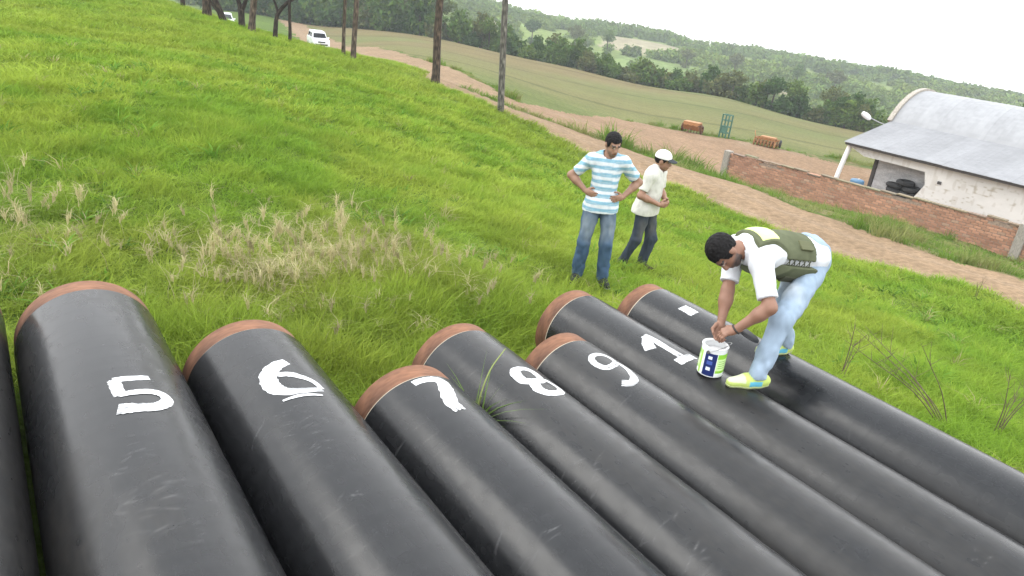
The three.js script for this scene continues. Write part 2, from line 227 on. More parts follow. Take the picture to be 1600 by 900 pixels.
const STROKES = {
  5: [[[[2.91, 0.384], [2.903, 0.174], [2.903, -0.03]], [0.035, 0.045]], [[[2.905, -0.025], [2.841, -0.016], [2.772, -0.01]], [0.045]], [[[2.778, -0.018], [2.782, 0.113], [2.786, 0.248], [2.784, 0.363], [2.774, 0.436], [2.742, 0.49], [2.704, 0.453], [2.674, 0.373], [2.661, 0.277], [2.659, 0.179], [2.666, 0.049], [2.678, -0.078]], [0.035, 0.045, 0.055, 0.075]]],
  6: [[[[3.005, 0.175], [2.995, 0.091], [2.973, -0.02], [2.946, -0.12], [2.902, -0.19], [2.844, -0.22], [2.782, -0.19], [2.738, -0.083], [2.718, 0.161], [2.728, 0.40]], [0.055, 0.075, 0.085, 0.075, 0.055, 0.03]], [[[2.735, 0.397], [2.799, 0.352], [2.847, 0.215], [2.882, 0.069], [2.895, -0.062]], [0.03, 0.035, 0.045, 0.04]], [[[2.682, -0.212], [2.682, -0.098], [2.682, -0.003], [2.676, 0.159], [2.668, 0.325]], [0.014, 0.022, 0.016]]],
  7: [[[[2.765, -0.15], [2.771, -0.007], [2.769, 0.127], [2.765, 0.262], [2.748, 0.339], [2.715, 0.363]], [0.045, 0.05, 0.06, 0.07]], [[[2.745, 0.32], [2.665, 0.265], [2.585, 0.16], [2.52, 0.10], [2.455, 0.125]], [0.075, 0.085, 0.08, 0.07]]],
  8: [[[[2.744, 0.31], [2.825, 0.30], [2.862, 0.149], [2.850, -0.009], [2.794, -0.08], [2.737, -0.07], [2.708, 0.082], [2.708, 0.25], [2.750, 0.305]], [0.05, 0.045, 0.07, 0.06, 0.05]], [[[2.70, 0.051], [2.642, -0.005], [2.593, 0.015], [2.562, 0.114], [2.562, 0.30], [2.60, 0.44], [2.664, 0.44], [2.716, 0.34]], [0.065, 0.065, 0.055, 0.045, 0.04]]],
  9: [[[[2.816, 0.31], [2.886, 0.30], [2.922, 0.151], [2.916, -0.05], [2.875, -0.15], [2.813, -0.165], [2.762, -0.093], [2.766, 0.094], [2.800, 0.29]], [0.04, 0.04, 0.05, 0.045]], [[[2.80, 0.30], [2.764, 0.335], [2.708, 0.316], [2.619, 0.198], [2.568, 0.076], [2.552, -0.08], [2.585, -0.19]], [0.04, 0.045, 0.05, 0.06, 0.07]]],
  10: [[[[2.94, -0.36], [3.01, -0.25], [3.065, -0.1]], [0.08, 0.075]], [[[3.09, -0.12], [3.015, -0.065], [2.885, -0.071], [2.783, -0.069], [2.705, -0.066]], [0.06, 0.06, 0.055, 0.06]], [[[2.708, -0.29], [2.707, -0.086], [2.715, 0.203]], [0.075, 0.075]]],
  11: [[[[3.33, -0.18], [3.27, -0.18], [3.196, -0.19]], [0.088]]],
};
const SCUFFS = { 5: [[2.42, 0.09, 0.1], [2.34, -0.14, 0.1], [2.10, 0.02, 0.16], [2.03, -0.06, 0.2], [2.09, 0.3, 0.12], [1.9, 0.1, 0.1]], 6: [[2.61, -0.22, 0.1], [2.52, -0.1, 0.14], [2.29, -0.17, 0.1], [1.98, -0.18, 0.06], [2.45, 0.02, 0.1]], 7: [[1.6, -0.4, 0.12]], 8: [[2.02, -0.62, 0.12], [1.95, -0.6, 0.14], [1.52, -0.54, 0.14], [1.36, -0.52, 0.12], [1.24, -0.52, 0.14], [2.45, -0.3, 0.2]], 9: [], 10: [[0.73, -0.48, 0.05]], 4: [], 11: [] };
const CIRC = 2 * Math.PI * PR;
function coatMaps(no) { // black polyethylene: faint helical wrap, dust film in patches with an outline, chalky scuffs; u round the pipe from its top, v along 6 m
  const W = 512, Hh = 1024, R = rng(900 + no), sc = [];
  for (const [s, th, sz] of SCUFFS[no] || []) for (let i = 0; i < 7; i++) sc.push([((s + (R() - 0.5) * sz * 1.3) % 6), th * PR + (R() - 0.5) * sz * 1.5, sz * (0.15 + 0.3 * R()), 0.003 + 0.004 * R(), 0.3 + (R() - 0.5) * 1.2, 0.08 + 0.2 * R()]);
  for (let i = 0; i < 24; i++) sc.push([R() * 6, (R() - 0.5) * CIRC, 0.02 + 0.1 * R(), 0.003 + 0.003 * R(), 0.7 + (R() - 0.5) * 1.2, 0.1 + 0.2 * R()]);
  const f = new Float32Array(W * Hh);
  for (const [s, a, l, w, ang, k] of sc) {
    const ca = Math.cos(ang), sa = Math.sin(ang), n = Math.ceil(l / 6 * Hh * 1.5) + 4;
    for (let j = -n; j <= n; j++) for (let i = -n; i <= n; i++) {
      const x = i / W * CIRC, y = j / Hh * 6, p = x * ca + y * sa, q = -x * sa + y * ca + 0.012 * Math.sin(p * 30), e = k * Math.max(0, 1 - Math.abs(p) / l) * Math.exp(-((q / w) ** 2)) * (0.4 + 0.9 * noise(p * 120, q * 200, no));
      const u = ((Math.round(a / CIRC * W) + i) % W + W) % W, v = ((Math.round(s / 6 * Hh) + j) % Hh + Hh) % Hh; f[v * W + u] = Math.min(1, f[v * W + u] + e);
    }
  }
  const dust = (u, v) => { const d = sstep(0.5, 0.66, 0.6 * tfbm(u, v, 6, no * 7) + 0.4 * tnoise(u, v * 1, 3, no)); return d * (0.35 + 0.65 * tnoise(u, v, 160, no + 4)); };
  const map = tex(W, Hh, (u, v) => { const k = f[Math.min(Hh - 1, Math.floor(v * Hh)) * W + Math.min(W - 1, Math.floor(u * W))], wr = 0.5 + 0.5 * Math.sin((v * 56 + u) * Math.PI * 2), d = dust(u, v), g = 0.105 + 0.02 * (tnoise(u, v, 200, no) - 0.5) + 0.009 * wr + 0.035 * d; return [lerp(g + 0.008 * d, 0.62, k), lerp(g + 0.002, 0.61, k), lerp(g + 0.008 - 0.012 * d, 0.6, k)]; });
  const rough = tex(W, Hh, (u, v) => { const k = f[Math.min(Hh - 1, Math.floor(v * Hh)) * W + Math.min(W - 1, Math.floor(u * W))], r = 0.25 + 0.04 * (tnoise(u, v, 4, no + 50) - 0.5) + 0.1 * (tnoise(u * 0.5, v, 128, no + 60) - 0.5) + 0.14 * dust(u, v) + 0.3 * k; return [r, r, r]; }, false);
  return [map, rough];
}
const wrapBump = tex(64, 2048, (u, v) => { const a = (v * 56 + u) % 1, g = 0.5 + 0.35 * sstep(0, 0.06, a) * (1 - a) + 0.15 * tnoise(u, v, 32, 2); return [g, g, g]; }, false);
const rustMap = tex(512, 128, (u, v) => { const a = tfbm(u, v, 8, 21), b = tnoise(u, v, 64, 22); return [0.37 + 0.32 * (a - 0.5) + 0.1 * b, 0.24 + 0.24 * (a - 0.5) + 0.08 * b, 0.16 + 0.18 * (a - 0.5) + 0.07 * b]; });
const M = {
  rust: new THREE.MeshStandardMaterial({ map: rustMap, roughness: 0.75, metalness: 0.1, bumpMap: bumpTex, bumpScale: 0.002 }),
  edge: std(0.42, 0.36, 0.27, 0.8), paint: new THREE.MeshStandardMaterial({ vertexColors: true, roughness: 0.55, bumpMap: bumpTex, bumpScale: 0.001 }),
};
const NUMLAB = { 4: 'black coated steel pipe with no number in view, next to the one painted five', 5: 'black coated steel pipe painted with a white numeral five', 6: 'black coated steel pipe painted with a white numeral six', 7: 'black coated steel pipe painted with a white numeral seven', 8: 'black coated steel pipe painted with a white numeral eight', 9: 'black coated steel pipe painted with a white numeral nine', 10: 'black coated steel pipe painted with a white numeral one, under the paint can', 11: 'black coated steel pipe with a white square dash, last of the row by the grass' };
for (const [no, x, y, end] of PIPES) {
  const p = thing('steel_pipe', [x, y, -end], NUMLAB[no], 'pipe', 'row of black steel pipes on the grass');
  const [map, rough] = coatMaps(no);
  const lathe = (pts, seg = 96) => { const g = new THREE.LatheGeometry(pts.map(([r, z]) => new THREE.Vector2(r, z)), seg); g.rotateX(Math.PI / 2); return g; };
  const bare = 0.135 + 0.02 * (h3(no, 3, 1) - 0.5);
  // coating: a cylinder with uv in metres, u from the top of the pipe
  const segs = 128, rows = 60, pos = [], nor = [], uv = [], idx = [], R0 = bare, R1 = PLEN - 0.09;
  for (let i = 0; i <= rows; i++) for (let j = 0; j <= segs; j++) { const z = lerp(R0, R1, i / rows), a = j / segs * Math.PI * 2; pos.push(Math.sin(a) * PR, Math.cos(a) * PR, z); nor.push(Math.sin(a), Math.cos(a), 0); uv.push(a / (2 * Math.PI), (end - z) / 6); }
  for (let i = 0; i < rows; i++) for (let j = 0; j < segs; j++) { const a = i * (segs + 1) + j, b = a + segs + 1; idx.push(a, b, a + 1, b, b + 1, a + 1); }
  const cg = new THREE.BufferGeometry(); cg.setAttribute('position', new THREE.Float32BufferAttribute(pos, 3)); cg.setAttribute('normal', new THREE.Float32BufferAttribute(nor, 3)); cg.setAttribute('uv', new THREE.Float32BufferAttribute(uv, 2)); cg.setIndex(idx);
  part('coating', cg, new THREE.MeshPhysicalMaterial({ map, roughness: 1, roughnessMap: rough, bumpMap: wrapBump, bumpScale: 0.0005, specularIntensity: 0.68 }), p);
  for (const [z0, dir] of [[0, 1], [PLEN, -1]]) {
    const q = (z) => z0 + dir * z, b = part('bare_end', lathe([[PR - 0.006, q(bare - 0.004)], [PR - 0.006, q(0.004)], [PR - 0.010, q(0)], [PR - 0.016, q(0)], [PR - 0.019, q(0.003)], [PR - 0.019, q(0.5)]]), M.rust, p);
    b.userData.label = 'bare rust-brown pipe end';
    part('coating_edge', lathe([[PR - 0.006, q(bare - 0.012)], [PR - 0.0002, q(bare + 0.0005)]]), M.edge, p);
  }
  part('bore', lathe([[PR - 0.0195, 0.5], [PR - 0.0195, PLEN - 0.5]], 48), M.rust, p);
  if (STROKES[no]) {
    const gs = STROKES[no].map(([pts, w], i) => ribbonGeo(pts.map(([s, t]) => [s - end, t]), w, PR + 0.0009 + i * 0.0006, 0, 0, no * 10 + i));
    const m = part(no === 11 ? 'painted_dash' : 'painted_number', mergeGeometries(gs), M.paint, p); m.userData.label = no === 11 ? 'white painted square' : 'white brushed numeral ' + (no === 10 ? '1' : no);
  }
}
console.log('pipes');
// ---------------------------------------------------------------- vegetation
function blades(n, rad, hMin, hMax, wid, seed, lean = 0.5, seg = 2) { // a tuft of bent tapering blades
  const R = rng(seed), pos = [], idx = [];
  for (let i = 0; i < n; i++) {
    const a = R() * 6.283, r = rad * Math.sqrt(R()), h = lerp(hMin, hMax, R()), la = a + (R() - 0.5) * 2.4, l = h * lean * (0.3 + R()), w = wid * (0.6 + 0.8 * R()), fa = R() * 6.283, bx = Math.cos(a) * r, bz = Math.sin(a) * r, k = pos.length / 3;
    for (let s = 0; s <= seg; s++) {
      const t = s / seg, x = bx + Math.cos(la) * l * t * t, z = bz + Math.sin(la) * l * t * t, y = h * t * (1 - 0.25 * lean * t), ww = w * (1 - t) * (s === 0 ? 0.8 : 1);
      if (s < seg) pos.push(x - Math.cos(fa) * ww / 2, y - (s ? 0 : 0.03), z - Math.sin(fa) * ww / 2, x + Math.cos(fa) * ww / 2, y - (s ? 0 : 0.03), z + Math.sin(fa) * ww / 2); else pos.push(x, y, z);
    }
    for (let s = 0; s < seg - 1; s++) { const b = k + s * 2; idx.push(b, b + 1, b + 2, b + 2, b + 1, b + 3); }
    const b = k + (seg - 1) * 2; idx.push(b, b + 1, b + 2);
  }
  const g = new THREE.BufferGeometry(); g.setAttribute('position', new THREE.Float32BufferAttribute(pos, 3)); g.setIndex(idx); g.computeVertexNormals(); return g;
}
function leafCrown(lobes, n, size, seed, aspect = 0.55, flat = 0) { // leaf-sized faces spread through the outer part of several lobes
  const R = rng(seed), pos = [], col = [], tot = lobes.reduce((s, l) => s + l[3] * l[4] * l[5], 0);
  const d = V(0, 0, 0), u = V(0, 0, 0), v = V(0, 0, 0);
  for (const [cx, cy, cz, rx, ry, rz] of lobes) {
    const m = Math.max(6, Math.round(n * rx * ry * rz / tot));
    for (let i = 0; i < m; i++) {
      d.set(R() - 0.5, R() - 0.5, R() - 0.5).normalize(); const r = Math.pow(R(), 0.4), lump = 0.75 + 0.5 * noise(d.x * 2.5 + cx * 3, d.y * 2.5 + cy * 3, d.z * 2.5 + 7);
      const x = cx + d.x * rx * r * lump, y = cy + d.y * ry * r * lump, z = cz + d.z * rz * r * lump, s = size * (0.6 + 0.8 * R());
      u.set(R() - 0.5, (R() - 0.5) * (flat ? 0.3 : 1), R() - 0.5).normalize(); v.set(R() - 0.5, R() - 0.5, R() - 0.5).addScaledVector(d, -0.2).cross(u).normalize();
      const w = s * aspect, g = 0.75 + 0.5 * R(), yl = R();
      const q = [[-1, 0], [0, -1], [1, 0], [0, 1]].map(([a, b]) => [x + u.x * a * s / 2 + v.x * b * w / 2, y + u.y * a * s / 2 + v.y * b * w / 2, z + u.z * a * s / 2 + v.z * b * w / 2]);
      for (const t of [0, 1, 2, 0, 2, 3]) { pos.push(...q[t]); col.push(g * (0.9 + 0.25 * yl), g, g * (1 - 0.3 * yl)); }
    }
  }
  const g = new THREE.BufferGeometry(); g.setAttribute('position', new THREE.Float32BufferAttribute(pos, 3)); g.setAttribute('color', new THREE.Float32BufferAttribute(col, 3)); g.computeVertexNormals(); return g;
}
const leafMat = (r, g, b, t = 0.25) => new THREE.MeshPhysicalMaterial({ color: new THREE.Color(r, g, b), vertexColors: true, roughness: 0.85, transmission: t, thickness: 0, side: THREE.DoubleSide, specularIntensity: 0.1 });
const FWD = V(0.611, 0, -0.7917), SIDE = V(0.7917, 0, 0.611);
function wedge(R, d0, d1, half = 43) { const a = 0.6573 + (R() * 2 - 1) * half * Math.PI / 180, D = Math.sqrt(lerp(d0 * d0, d1 * d1, R())); return [D * Math.sin(a), -D * Math.cos(a), D]; }
function inPipe(x, z, m = 0.03) { for (const [, px, , end] of PIPES) if (Math.abs(x - px) < PR + m && -z < end + m && -z > end - PLEN - m) return true; return false; }
function scatter(name, geos, mat, list, label) { // list of [x, y, z, scale, heightScale, r, g, b]
  const per = geos.map(() => []); list.forEach((l, i) => per[i % geos.length].push(l));
  geos.forEach((g, k) => {
    const im = new THREE.InstancedMesh(g, mat, per[k].length), m = new THREE.Matrix4(), q = new THREE.Quaternion(), c = new THREE.Color(), R = rng(77 + k), e = new THREE.Euler();
    per[k].forEach(([x, y, z, s, hs, r, gg, b], i) => { e.set((R() - 0.5) * 0.3, R() * 6.283, (R() - 0.5) * 0.3); q.setFromEuler(e); m.compose(V(x, y, z), q, V(s, s * hs, s)); im.setMatrixAt(i, m); im.setColorAt(i, c.setRGB(r, gg, b)); });
    im.name = numbered(name); im.castShadow = im.receiveShadow = true; tag(im, label, 'grass', null, 'stuff'); scene.add(im);
  });
}
const grassMat = new THREE.MeshPhysicalMaterial({ color: 0xffffff, roughness: 0.8, transmission: 0.35, thickness: 0, side: THREE.DoubleSide, specularIntensity: 0.08 });
{
  const R = rng(11), near = [], mid = [];
  const tuss = (x, z) => sstep(0.58, 0.72, 0.6 * noise(x * 1.5 + 5, z * 1.5, 31) + 0.4 * noise(x * 4.1, z * 4.1, 32)); // coarser, darker tussocks
  const tint = (x, z) => { // sward patches: lush clumps, yellow-green, straw near the pipes
    const a = 0.55 * fbm(x * 0.7 + 3, z * 0.7) + 0.45 * fbm(x * 2.6, z * 2.6 + 11), b = fbm(x * 0.22, z * 0.22 + 8), dry = Math.exp(-(((x - 1.9) / 2.2) ** 2) - (((z + 6.1) / 1.1) ** 2)) * sstep(0.35, 0.6, fbm(x * 1.6, z * 1.6 + 4)) + Math.exp(-(((x + 0.2) / 1) ** 2) - (((z + 6.5) / 1.2) ** 2)) * 0.5, l = sstep(0.38, 0.62, a), dk = tuss(x, z), k = (0.78 + 0.4 * R()) * (1 - 0.1 * dk);
    const c = [lerp(0.315, 0.195, l), lerp(0.405, 0.325, l), lerp(0.056, 0.034, l)], y = sstep(0.45, 0.62, b) * 0.5;
    return [lerp(lerp(c[0], 0.28, y), 0.38, dry * 0.28) * k, lerp(lerp(c[1], 0.345, y), 0.36, dry * 0.28) * k, lerp(lerp(c[2], 0.05, y), 0.13, dry * 0.28) * k];
  };
  const add = (list, d0, d1, dens, sc) => {
    const n = Math.round(dens * 0.75 * (d1 * d1 - d0 * d0));
    for (let i = 0; i < n; i++) {
      const [x, z] = wedge(R, d0, d1); if (region(x, z) !== 0 || inPipe(x, z)) continue;
      const clump = 0.5 * fbm(x * 1.1, z * 1.1 + 20) + 0.5 * fbm(x * 3.2, z * 3.2 + 2), tall = 0.26 + 0.42 * sstep(0.36, 0.64, clump) + 0.14 * tuss(x, z), by = Math.exp(-(((x - 2.2) / 2.2) ** 2) - (((z + 4.7) / 0.8) ** 2));
      if (R() > 0.3 + 1.3 * clump) continue;
      list.push([x, groundY(x, z), z, sc * (0.75 + 0.5 * R()) * (1 + 0.3 * by), tall * (1 + 1.1 * by), ...tint(x, z)]);
    }
  };
  add(near, 2.5, 7, 330, 1); add(near, 7, 12, 210, 1.05); add(mid, 12, 20, 95, 1.0); add(mid, 20, 46, 42, 1.25);
  scatter('hill_grass', [blades(24, 0.1, 0.09, 0.24, 0.009, 1, 0.8), blades(22, 0.11, 0.07, 0.2, 0.01, 2, 1.1), blades(20, 0.12, 0.1, 0.28, 0.008, 3, 0.6, 3)], grassMat, near, 'short bright green grass covering the bank beside the pipes');
  scatter('hill_grass', [blades(22, 0.17, 0.1, 0.24, 0.017, 4, 0.9), blades(20, 0.2, 0.08, 0.22, 0.02, 5, 1.0)], grassMat, mid, 'short bright green grass farther along the bank');
  // coarse weeds on the verge, along the road and below the wall
  const weeds = [];
  for (let i = 0; i < 52000; i++) {
    const [x, z, D] = wedge(R, 17, 62); const rg = region(x, z), nearRoad = rg === 0 && region(x + 0.9, z) === 1;
    const inStrip = rg === 3 && (x < 27 || D < 60), tallS = strip(x, z) < 1 ? 1 : 0;
    if (!(inStrip || nearRoad) || (x > 26.7 && x < 44)) { if (!(rg === 4 && region(x - 1.6, z) === 2 && R() < 0.7)) continue; }
    const c = fbm(x * 0.8, z * 0.8 + 3), byWall = x > 22 && x < 26.8 && z > -20 ? 1 : 0, bush = sstep(0.52, 0.66, c) * (nearRoad ? 0.3 : 1), dryk = sstep(0.5, 0.7, noise(x * 1.3, z * 1.3, 2));
    if (R() > 0.35 + c * 0.8) continue;
    const k = 0.8 + 0.4 * R(), s = (nearRoad ? 0.6 : 0.75) * (0.7 + 0.6 * R()) * (1 + 0.8 * bush) * (1 + 0.7 * tallS + 0.0 * byWall);
    weeds.push([x, groundY(x, z), z, s, (0.7 + 0.6 * bush) * (0.8 - 0.2 * byWall), lerp(0.15, 0.30, dryk * 0.7) * k, lerp(0.24, 0.28, dryk * 0.7) * k, lerp(0.04, 0.12, dryk * 0.7) * k]);
  }
  scatter('roadside_weeds', [blades(22, 0.16, 0.12, 0.34, 0.022, 6, 0.9), blades(18, 0.14, 0.15, 0.42, 0.018, 7, 0.6)], grassMat, weeds, 'mixed green weeds along the dirt road and wall');
  const leafy = [];
  for (let i = 0; i < 2600; i++) { const [x, z] = wedge(R, 4, 18); if (region(x, z) !== 0 || inPipe(x, z, 0.08) || noise(x * 1.4, z * 1.4, 12) < 0.52) continue; const k = 0.7 + 0.6 * R(); leafy.push([x, groundY(x, z) + 0.02, z, 0.6 + 0.7 * R(), 0.8 + 0.5 * R(), 0.13 * k, 0.25 * k, 0.035 * k]); }
  scatter('leafy_weeds', [blades(9, 0.04, 0.08, 0.17, 0.034, 21, 1.7, 3), blades(12, 0.05, 0.06, 0.14, 0.026, 22, 2.0, 3)], grassMat, leafy, 'low broad-leaved weeds scattered through the grass');
  // straw-coloured seed heads standing in the grass beyond the pipe ends
  const mkHead = (sd, h, bend, n, ln) => { const gs = [blades(1, 0.001, h, h * 1.1, 0.005, 31 + sd, bend, 4)], P = gs[0].attributes.position, tip = V(P.getX(P.count - 1), P.getY(P.count - 1), P.getZ(P.count - 1)); const R2 = rng(5 + sd); for (let i = 0; i < n; i++) { const g = blades(1, 0.001, ln * 0.6, ln * 1.3, 0.007, 40 + i + sd * 20, 2.2, 3), f = R2(); g.translate(tip.x * (1 - f * 0.25) + (R2() - 0.5) * 0.02, tip.y * (1 - f * 0.25) + 0.01, tip.z * (1 - f * 0.25) + (R2() - 0.5) * 0.02); gs.push(g); } return merge(gs.map((g) => { g.setAttribute('uv', new THREE.Float32BufferAttribute(new Float32Array(g.attributes.position.count * 2), 2)); return g; })); }, head = mkHead(0, 0.36, 0.5, 18, 0.1), head2 = mkHead(1, 0.3, 1.1, 12, 0.13), head3 = mkHead(2, 0.42, 0.8, 26, 0.07);
  const dry = [], curl = [];
  for (let i = 0; i < 620; i++) {
    const g = () => (R() + R() + R() - 1.5) * 1.15, x = i % 5 === 0 ? -0.1 + g() * 0.7 : 2.0 + g() * 1.6, z = i % 5 === 0 ? -6.2 + g() * 0.9 : -5.6 + g() * 0.85;
    if (inPipe(x, z, 0.1) || R() > sstep(0.3, 0.62, fbm(x * 1.6, z * 1.6 + 4)) + 0.08) continue;
    const k = 0.75 + 0.5 * R(); (i % 6 ? dry : curl).push([x, groundY(x, z), z, 0.55 + 0.55 * R(), 0.9 + 0.4 * R(), 0.46 * k, 0.41 * k, 0.23 * k]);
  }
  for (let i = 0; i < 260; i++) { const [x, z] = wedge(R, 5, 16); if (region(x, z) === 0 && !inPipe(x, z)) { const k = 0.7 + 0.4 * R(); curl.push([x, groundY(x, z) + 0.05, z, 0.5 + 0.5 * R(), 0.8, 0.42 * k, 0.36 * k, 0.19 * k]); } }
  scatter('seed_heads', [head, head2, head3], grassMat, dry, 'pale dry seed heads in the grass beyond the pipes');
  scatter('dry_grass', [blades(9, 0.05, 0.1, 0.22, 0.014, 51, 1.6), blades(7, 0.04, 0.12, 0.26, 0.011, 52, 1.2)], grassMat, curl, 'withered straw-coloured grass in the green sward');
}
{ // one clump of grass growing up between pipes 7 and 8
  const g = thing('grass_clump', [1.965, 0.57, -2.74], 'leafy grass clump growing up between the pipes painted seven and eight', 'grass'), m = new THREE.MeshPhysicalMaterial({ color: new THREE.Color(0.13, 0.22, 0.04), roughness: 0.8, transmission: 0.35, thickness: 0, side: THREE.DoubleSide, specularIntensity: 0.25 });
  part('blades', blades(34, 0.035, 0.22, 0.42, 0.014, 61, 0.9, 5), m, g);
  part('stalk', merge([tube([[0, 0, 0], [0.01, 0.2, 0], [0.1, 0.34, -0.05], [0.26, 0.4, -0.14]], [0.006, 0.003], 4, 5), tube([[0, 0, 0.02], [-0.01, 0.15, 0.03], [-0.05, 0.3, 0.1]], [0.005, 0.003], 4, 5)]), std(0.2, 0.24, 0.07), g);
}
// dead twiggy weeds in the grass below the last pipe
const twigMat = std(0.13, 0.095, 0.06, 0.9);
function deadWeed(x, z, h, lx, lz, n, seed, label) {
  const R = rng(seed), g = thing('dead_weed', [x, groundY(x, z), z], label, 'weed'), stems = [];
  for (let i = 0; i < n; i++) {
    const a = (R() - 0.5) * 1.4, hh = h * (0.55 + 0.5 * R()), ex = lx * (0.4 + 0.8 * R()) + a * 0.2, ez = lz * (0.4 + 0.8 * R()) + (R() - 0.5) * 0.35, c = V(ex * 0.35, hh * 0.45, ez * 0.35), e = V(ex, hh, ez);
    const st = part('stem', tube([V((R() - 0.5) * 0.06, -0.03, (R() - 0.5) * 0.06), c, e.clone().lerp(c, 0.4), e], [0.006, 0.0045, 0.003, 0.0015], 3, 5), twigMat, g);
    for (let k = 0; k < 4; k++) { const t = 0.35 + 0.6 * R(), p = c.clone().lerp(e, t), q = p.clone().add(V((R() - 0.5) * 0.24, 0.08 + 0.12 * R(), (R() - 0.5) * 0.24)); part('twig', tube([p, p.clone().lerp(q, 0.5).add(V(0, -0.01, 0)), q], [0.0025, 0.001], 2, 4), twigMat, st); }
  }
}
deadWeed(6.45, -2.95, 0.62, 0.03, -0.02, 3, 71, 'thin dead weed with forked dark stems beside the dash-marked pipe');
deadWeed(6.5, -1.95, 0.85, -0.55, -0.85, 6, 72, 'tangle of long leaning dead stems beside the dash-marked pipe');
deadWeed(7.1, -1.75, 0.6, 0.05, -0.05, 5, 73, 'short upright brown weed stems in yellowish grass');
deadWeed(14.4, -4.7, 0.45, 0.02, 0.0, 2, 74, 'small dark twig standing at the grassy edge of the road');

// trees of the row on the bank
const barkMap = tex(128, 256, (u, v) => { const a = tnoise(u, v * 0.25, 32, 8), b = tfbm(u, v, 8, 4); const g = 0.62 + 0.5 * (a - 0.5) + 0.35 * (b - 0.5); return [g, g * 0.97, g * 0.92]; });
const barkBump = tex(128, 256, (u, v) => { const g = tnoise(u, v * 0.25, 32, 8) * 0.7 + 0.3 * tfbm(u, v, 16, 4); return [g, g, g]; }, false);
const bark = (r, g, b) => new THREE.MeshStandardMaterial({ color: new THREE.Color(r, g, b), map: barkMap, roughness: 0.95, bumpMap: barkBump, bumpScale: 0.02 });
const barks = [bark(0.17, 0.13, 0.10), bark(0.24, 0.19, 0.15), bark(0.10, 0.08, 0.065)], rowLeaf = leafMat(0.075, 0.12, 0.03);
function rowTree(x, z, label, bk, stems, lobes, n, seed) { // stems: [points, radii], heights in metres above the foot
  const g = thing('roadside_tree', [x, groundY(x, z) - 0.08, z], label, 'tree', 'trees in a row along the top of the bank');
  stems.forEach(([pts, radii], i) => part(i ? 'limb' : 'trunk', tube(pts, radii, 7, 10), barks[bk], g));
  if (lobes) part('crown', leafCrown(lobes, n, 0.2, seed, 0.35), rowLeaf, g);
}
const topLobes = (y, s, dx = 0, dz = 0) => [[dx, y, dz, 1.5 * s, 1.2 * s, 1.5 * s], [dx + 0.9 * s, y + 0.9 * s, dz + 0.4, 1.2 * s, 1 * s, 1.2 * s], [dx - 0.8 * s, y + 1.1 * s, dz - 0.5, 1.2 * s, 1 * s, 1.2 * s], [dx, y + 2 * s, dz, 1 * s, 1 * s, 1 * s]];
rowTree(13.83, -24.02, 'tall straight brown trunk nearest the wooden pole', 0, [[[[0, 0, 0], [0.03, 0.5, 0], [0.0, 2, -0.02], [0.05, 4.5, 0], [0.1, 7.5, 0.1]], [0.2, 0.155, 0.14, 0.12, 0.07]], [[[0.05, 4.6, 0], [0.6, 5.6, 0.3], [1.2, 6.8, 0.5]], [0.07, 0.03]], [[[0.04, 5.2, 0], [-0.5, 6.1, -0.4], [-0.9, 7.0, -0.6]], [0.06, 0.03]]], topLobes(7.2, 1), 1800, 81);
rowTree(11.9, -27.05, 'thicker trunk of two standing close together on the bank', 1, [[[[0, 0, 0], [0.02, 0.6, 0], [0.1, 2.2, 0], [0.18, 4.5, 0], [0.2, 7, 0]], [0.13, 0.1, 0.095, 0.08, 0.05]], [[[0.16, 4, 0], [0.7, 5.2, 0.2], [1.2, 6.2, 0.2]], [0.06, 0.03]]], topLobes(6.6, 0.9), 1500, 82);
rowTree(12.1, -28.45, 'slimmer trunk of two standing close together on the bank', 1, [[[[0, 0, 0], [0.0, 0.8, 0], [0.04, 2.3, 0], [0, 4.4, 0], [0.1, 6.4, 0.1]], [0.09, 0.07, 0.065, 0.06, 0.03]]], topLobes(6.2, 0.7, -0.4), 900, 83);
rowTree(9.98, -28.6, 'thin dark stem between the curved tree and the white car', 2, [[[[0, 0, 0], [0.01, 0.6, 0], [0, 1.4, 0], [0.03, 2.4, 0.05], [0.06, 4, 0]], [0.075, 0.06, 0.055, 0.045, 0.02]]], topLobes(4, 0.5), 500, 84);
rowTree(9.6, -29.16, 'dark slender tree curving over with a low leafy crown', 2, [[[[0, 0, 0], [0.02, 0.5, 0], [0.1, 1.0, 0.05], [0.4, 1.45, 0.25], [0.95, 1.9, 0.6], [1.5, 2.6, 0.8]], [0.1, 0.085, 0.075, 0.07, 0.05, 0.03]], [[[0.12, 1.05, 0.05], [0.0, 1.5, -0.05], [-0.3, 2.2, -0.2]], [0.05, 0.03]]], [[-0.2, 2.3, -0.1, 0.9, 0.65, 0.9], [0.8, 2.6, 0.5, 0.9, 0.6, 0.9], [1.6, 3.0, 0.8, 0.9, 0.7, 0.9]], 1500, 85);
rowTree(8.86, -29.7, 'pale brown trunk right beside the forked tree', 1, [[[[0, 0, 0], [0.04, 0.5, 0.02], [0.12, 1.3, 0.05], [0.2, 2.6, 0.1], [0.2, 5, 0.2]], [0.17, 0.125, 0.12, 0.11, 0.05]]], topLobes(5.2, 0.9), 1200, 86);
rowTree(9.16, -31.98, 'dark forked tree dividing into two limbs near the ground', 2, [[[[0, 0, 0], [0, 0.4, 0], [0, 0.85, 0]], [0.16, 0.13, 0.125]], [[[0, 0.75, 0], [-0.1, 1.3, -0.08], [-0.14, 2.2, -0.1], [-0.2, 4.2, -0.2]], [0.1, 0.08, 0.06, 0.03]], [[[0, 0.75, 0], [0.16, 1.2, 0.1], [0.3, 2.0, 0.2], [0.5, 4, 0.4]], [0.1, 0.08, 0.06, 0.03]]], topLobes(4.6, 0.8), 1000, 87);
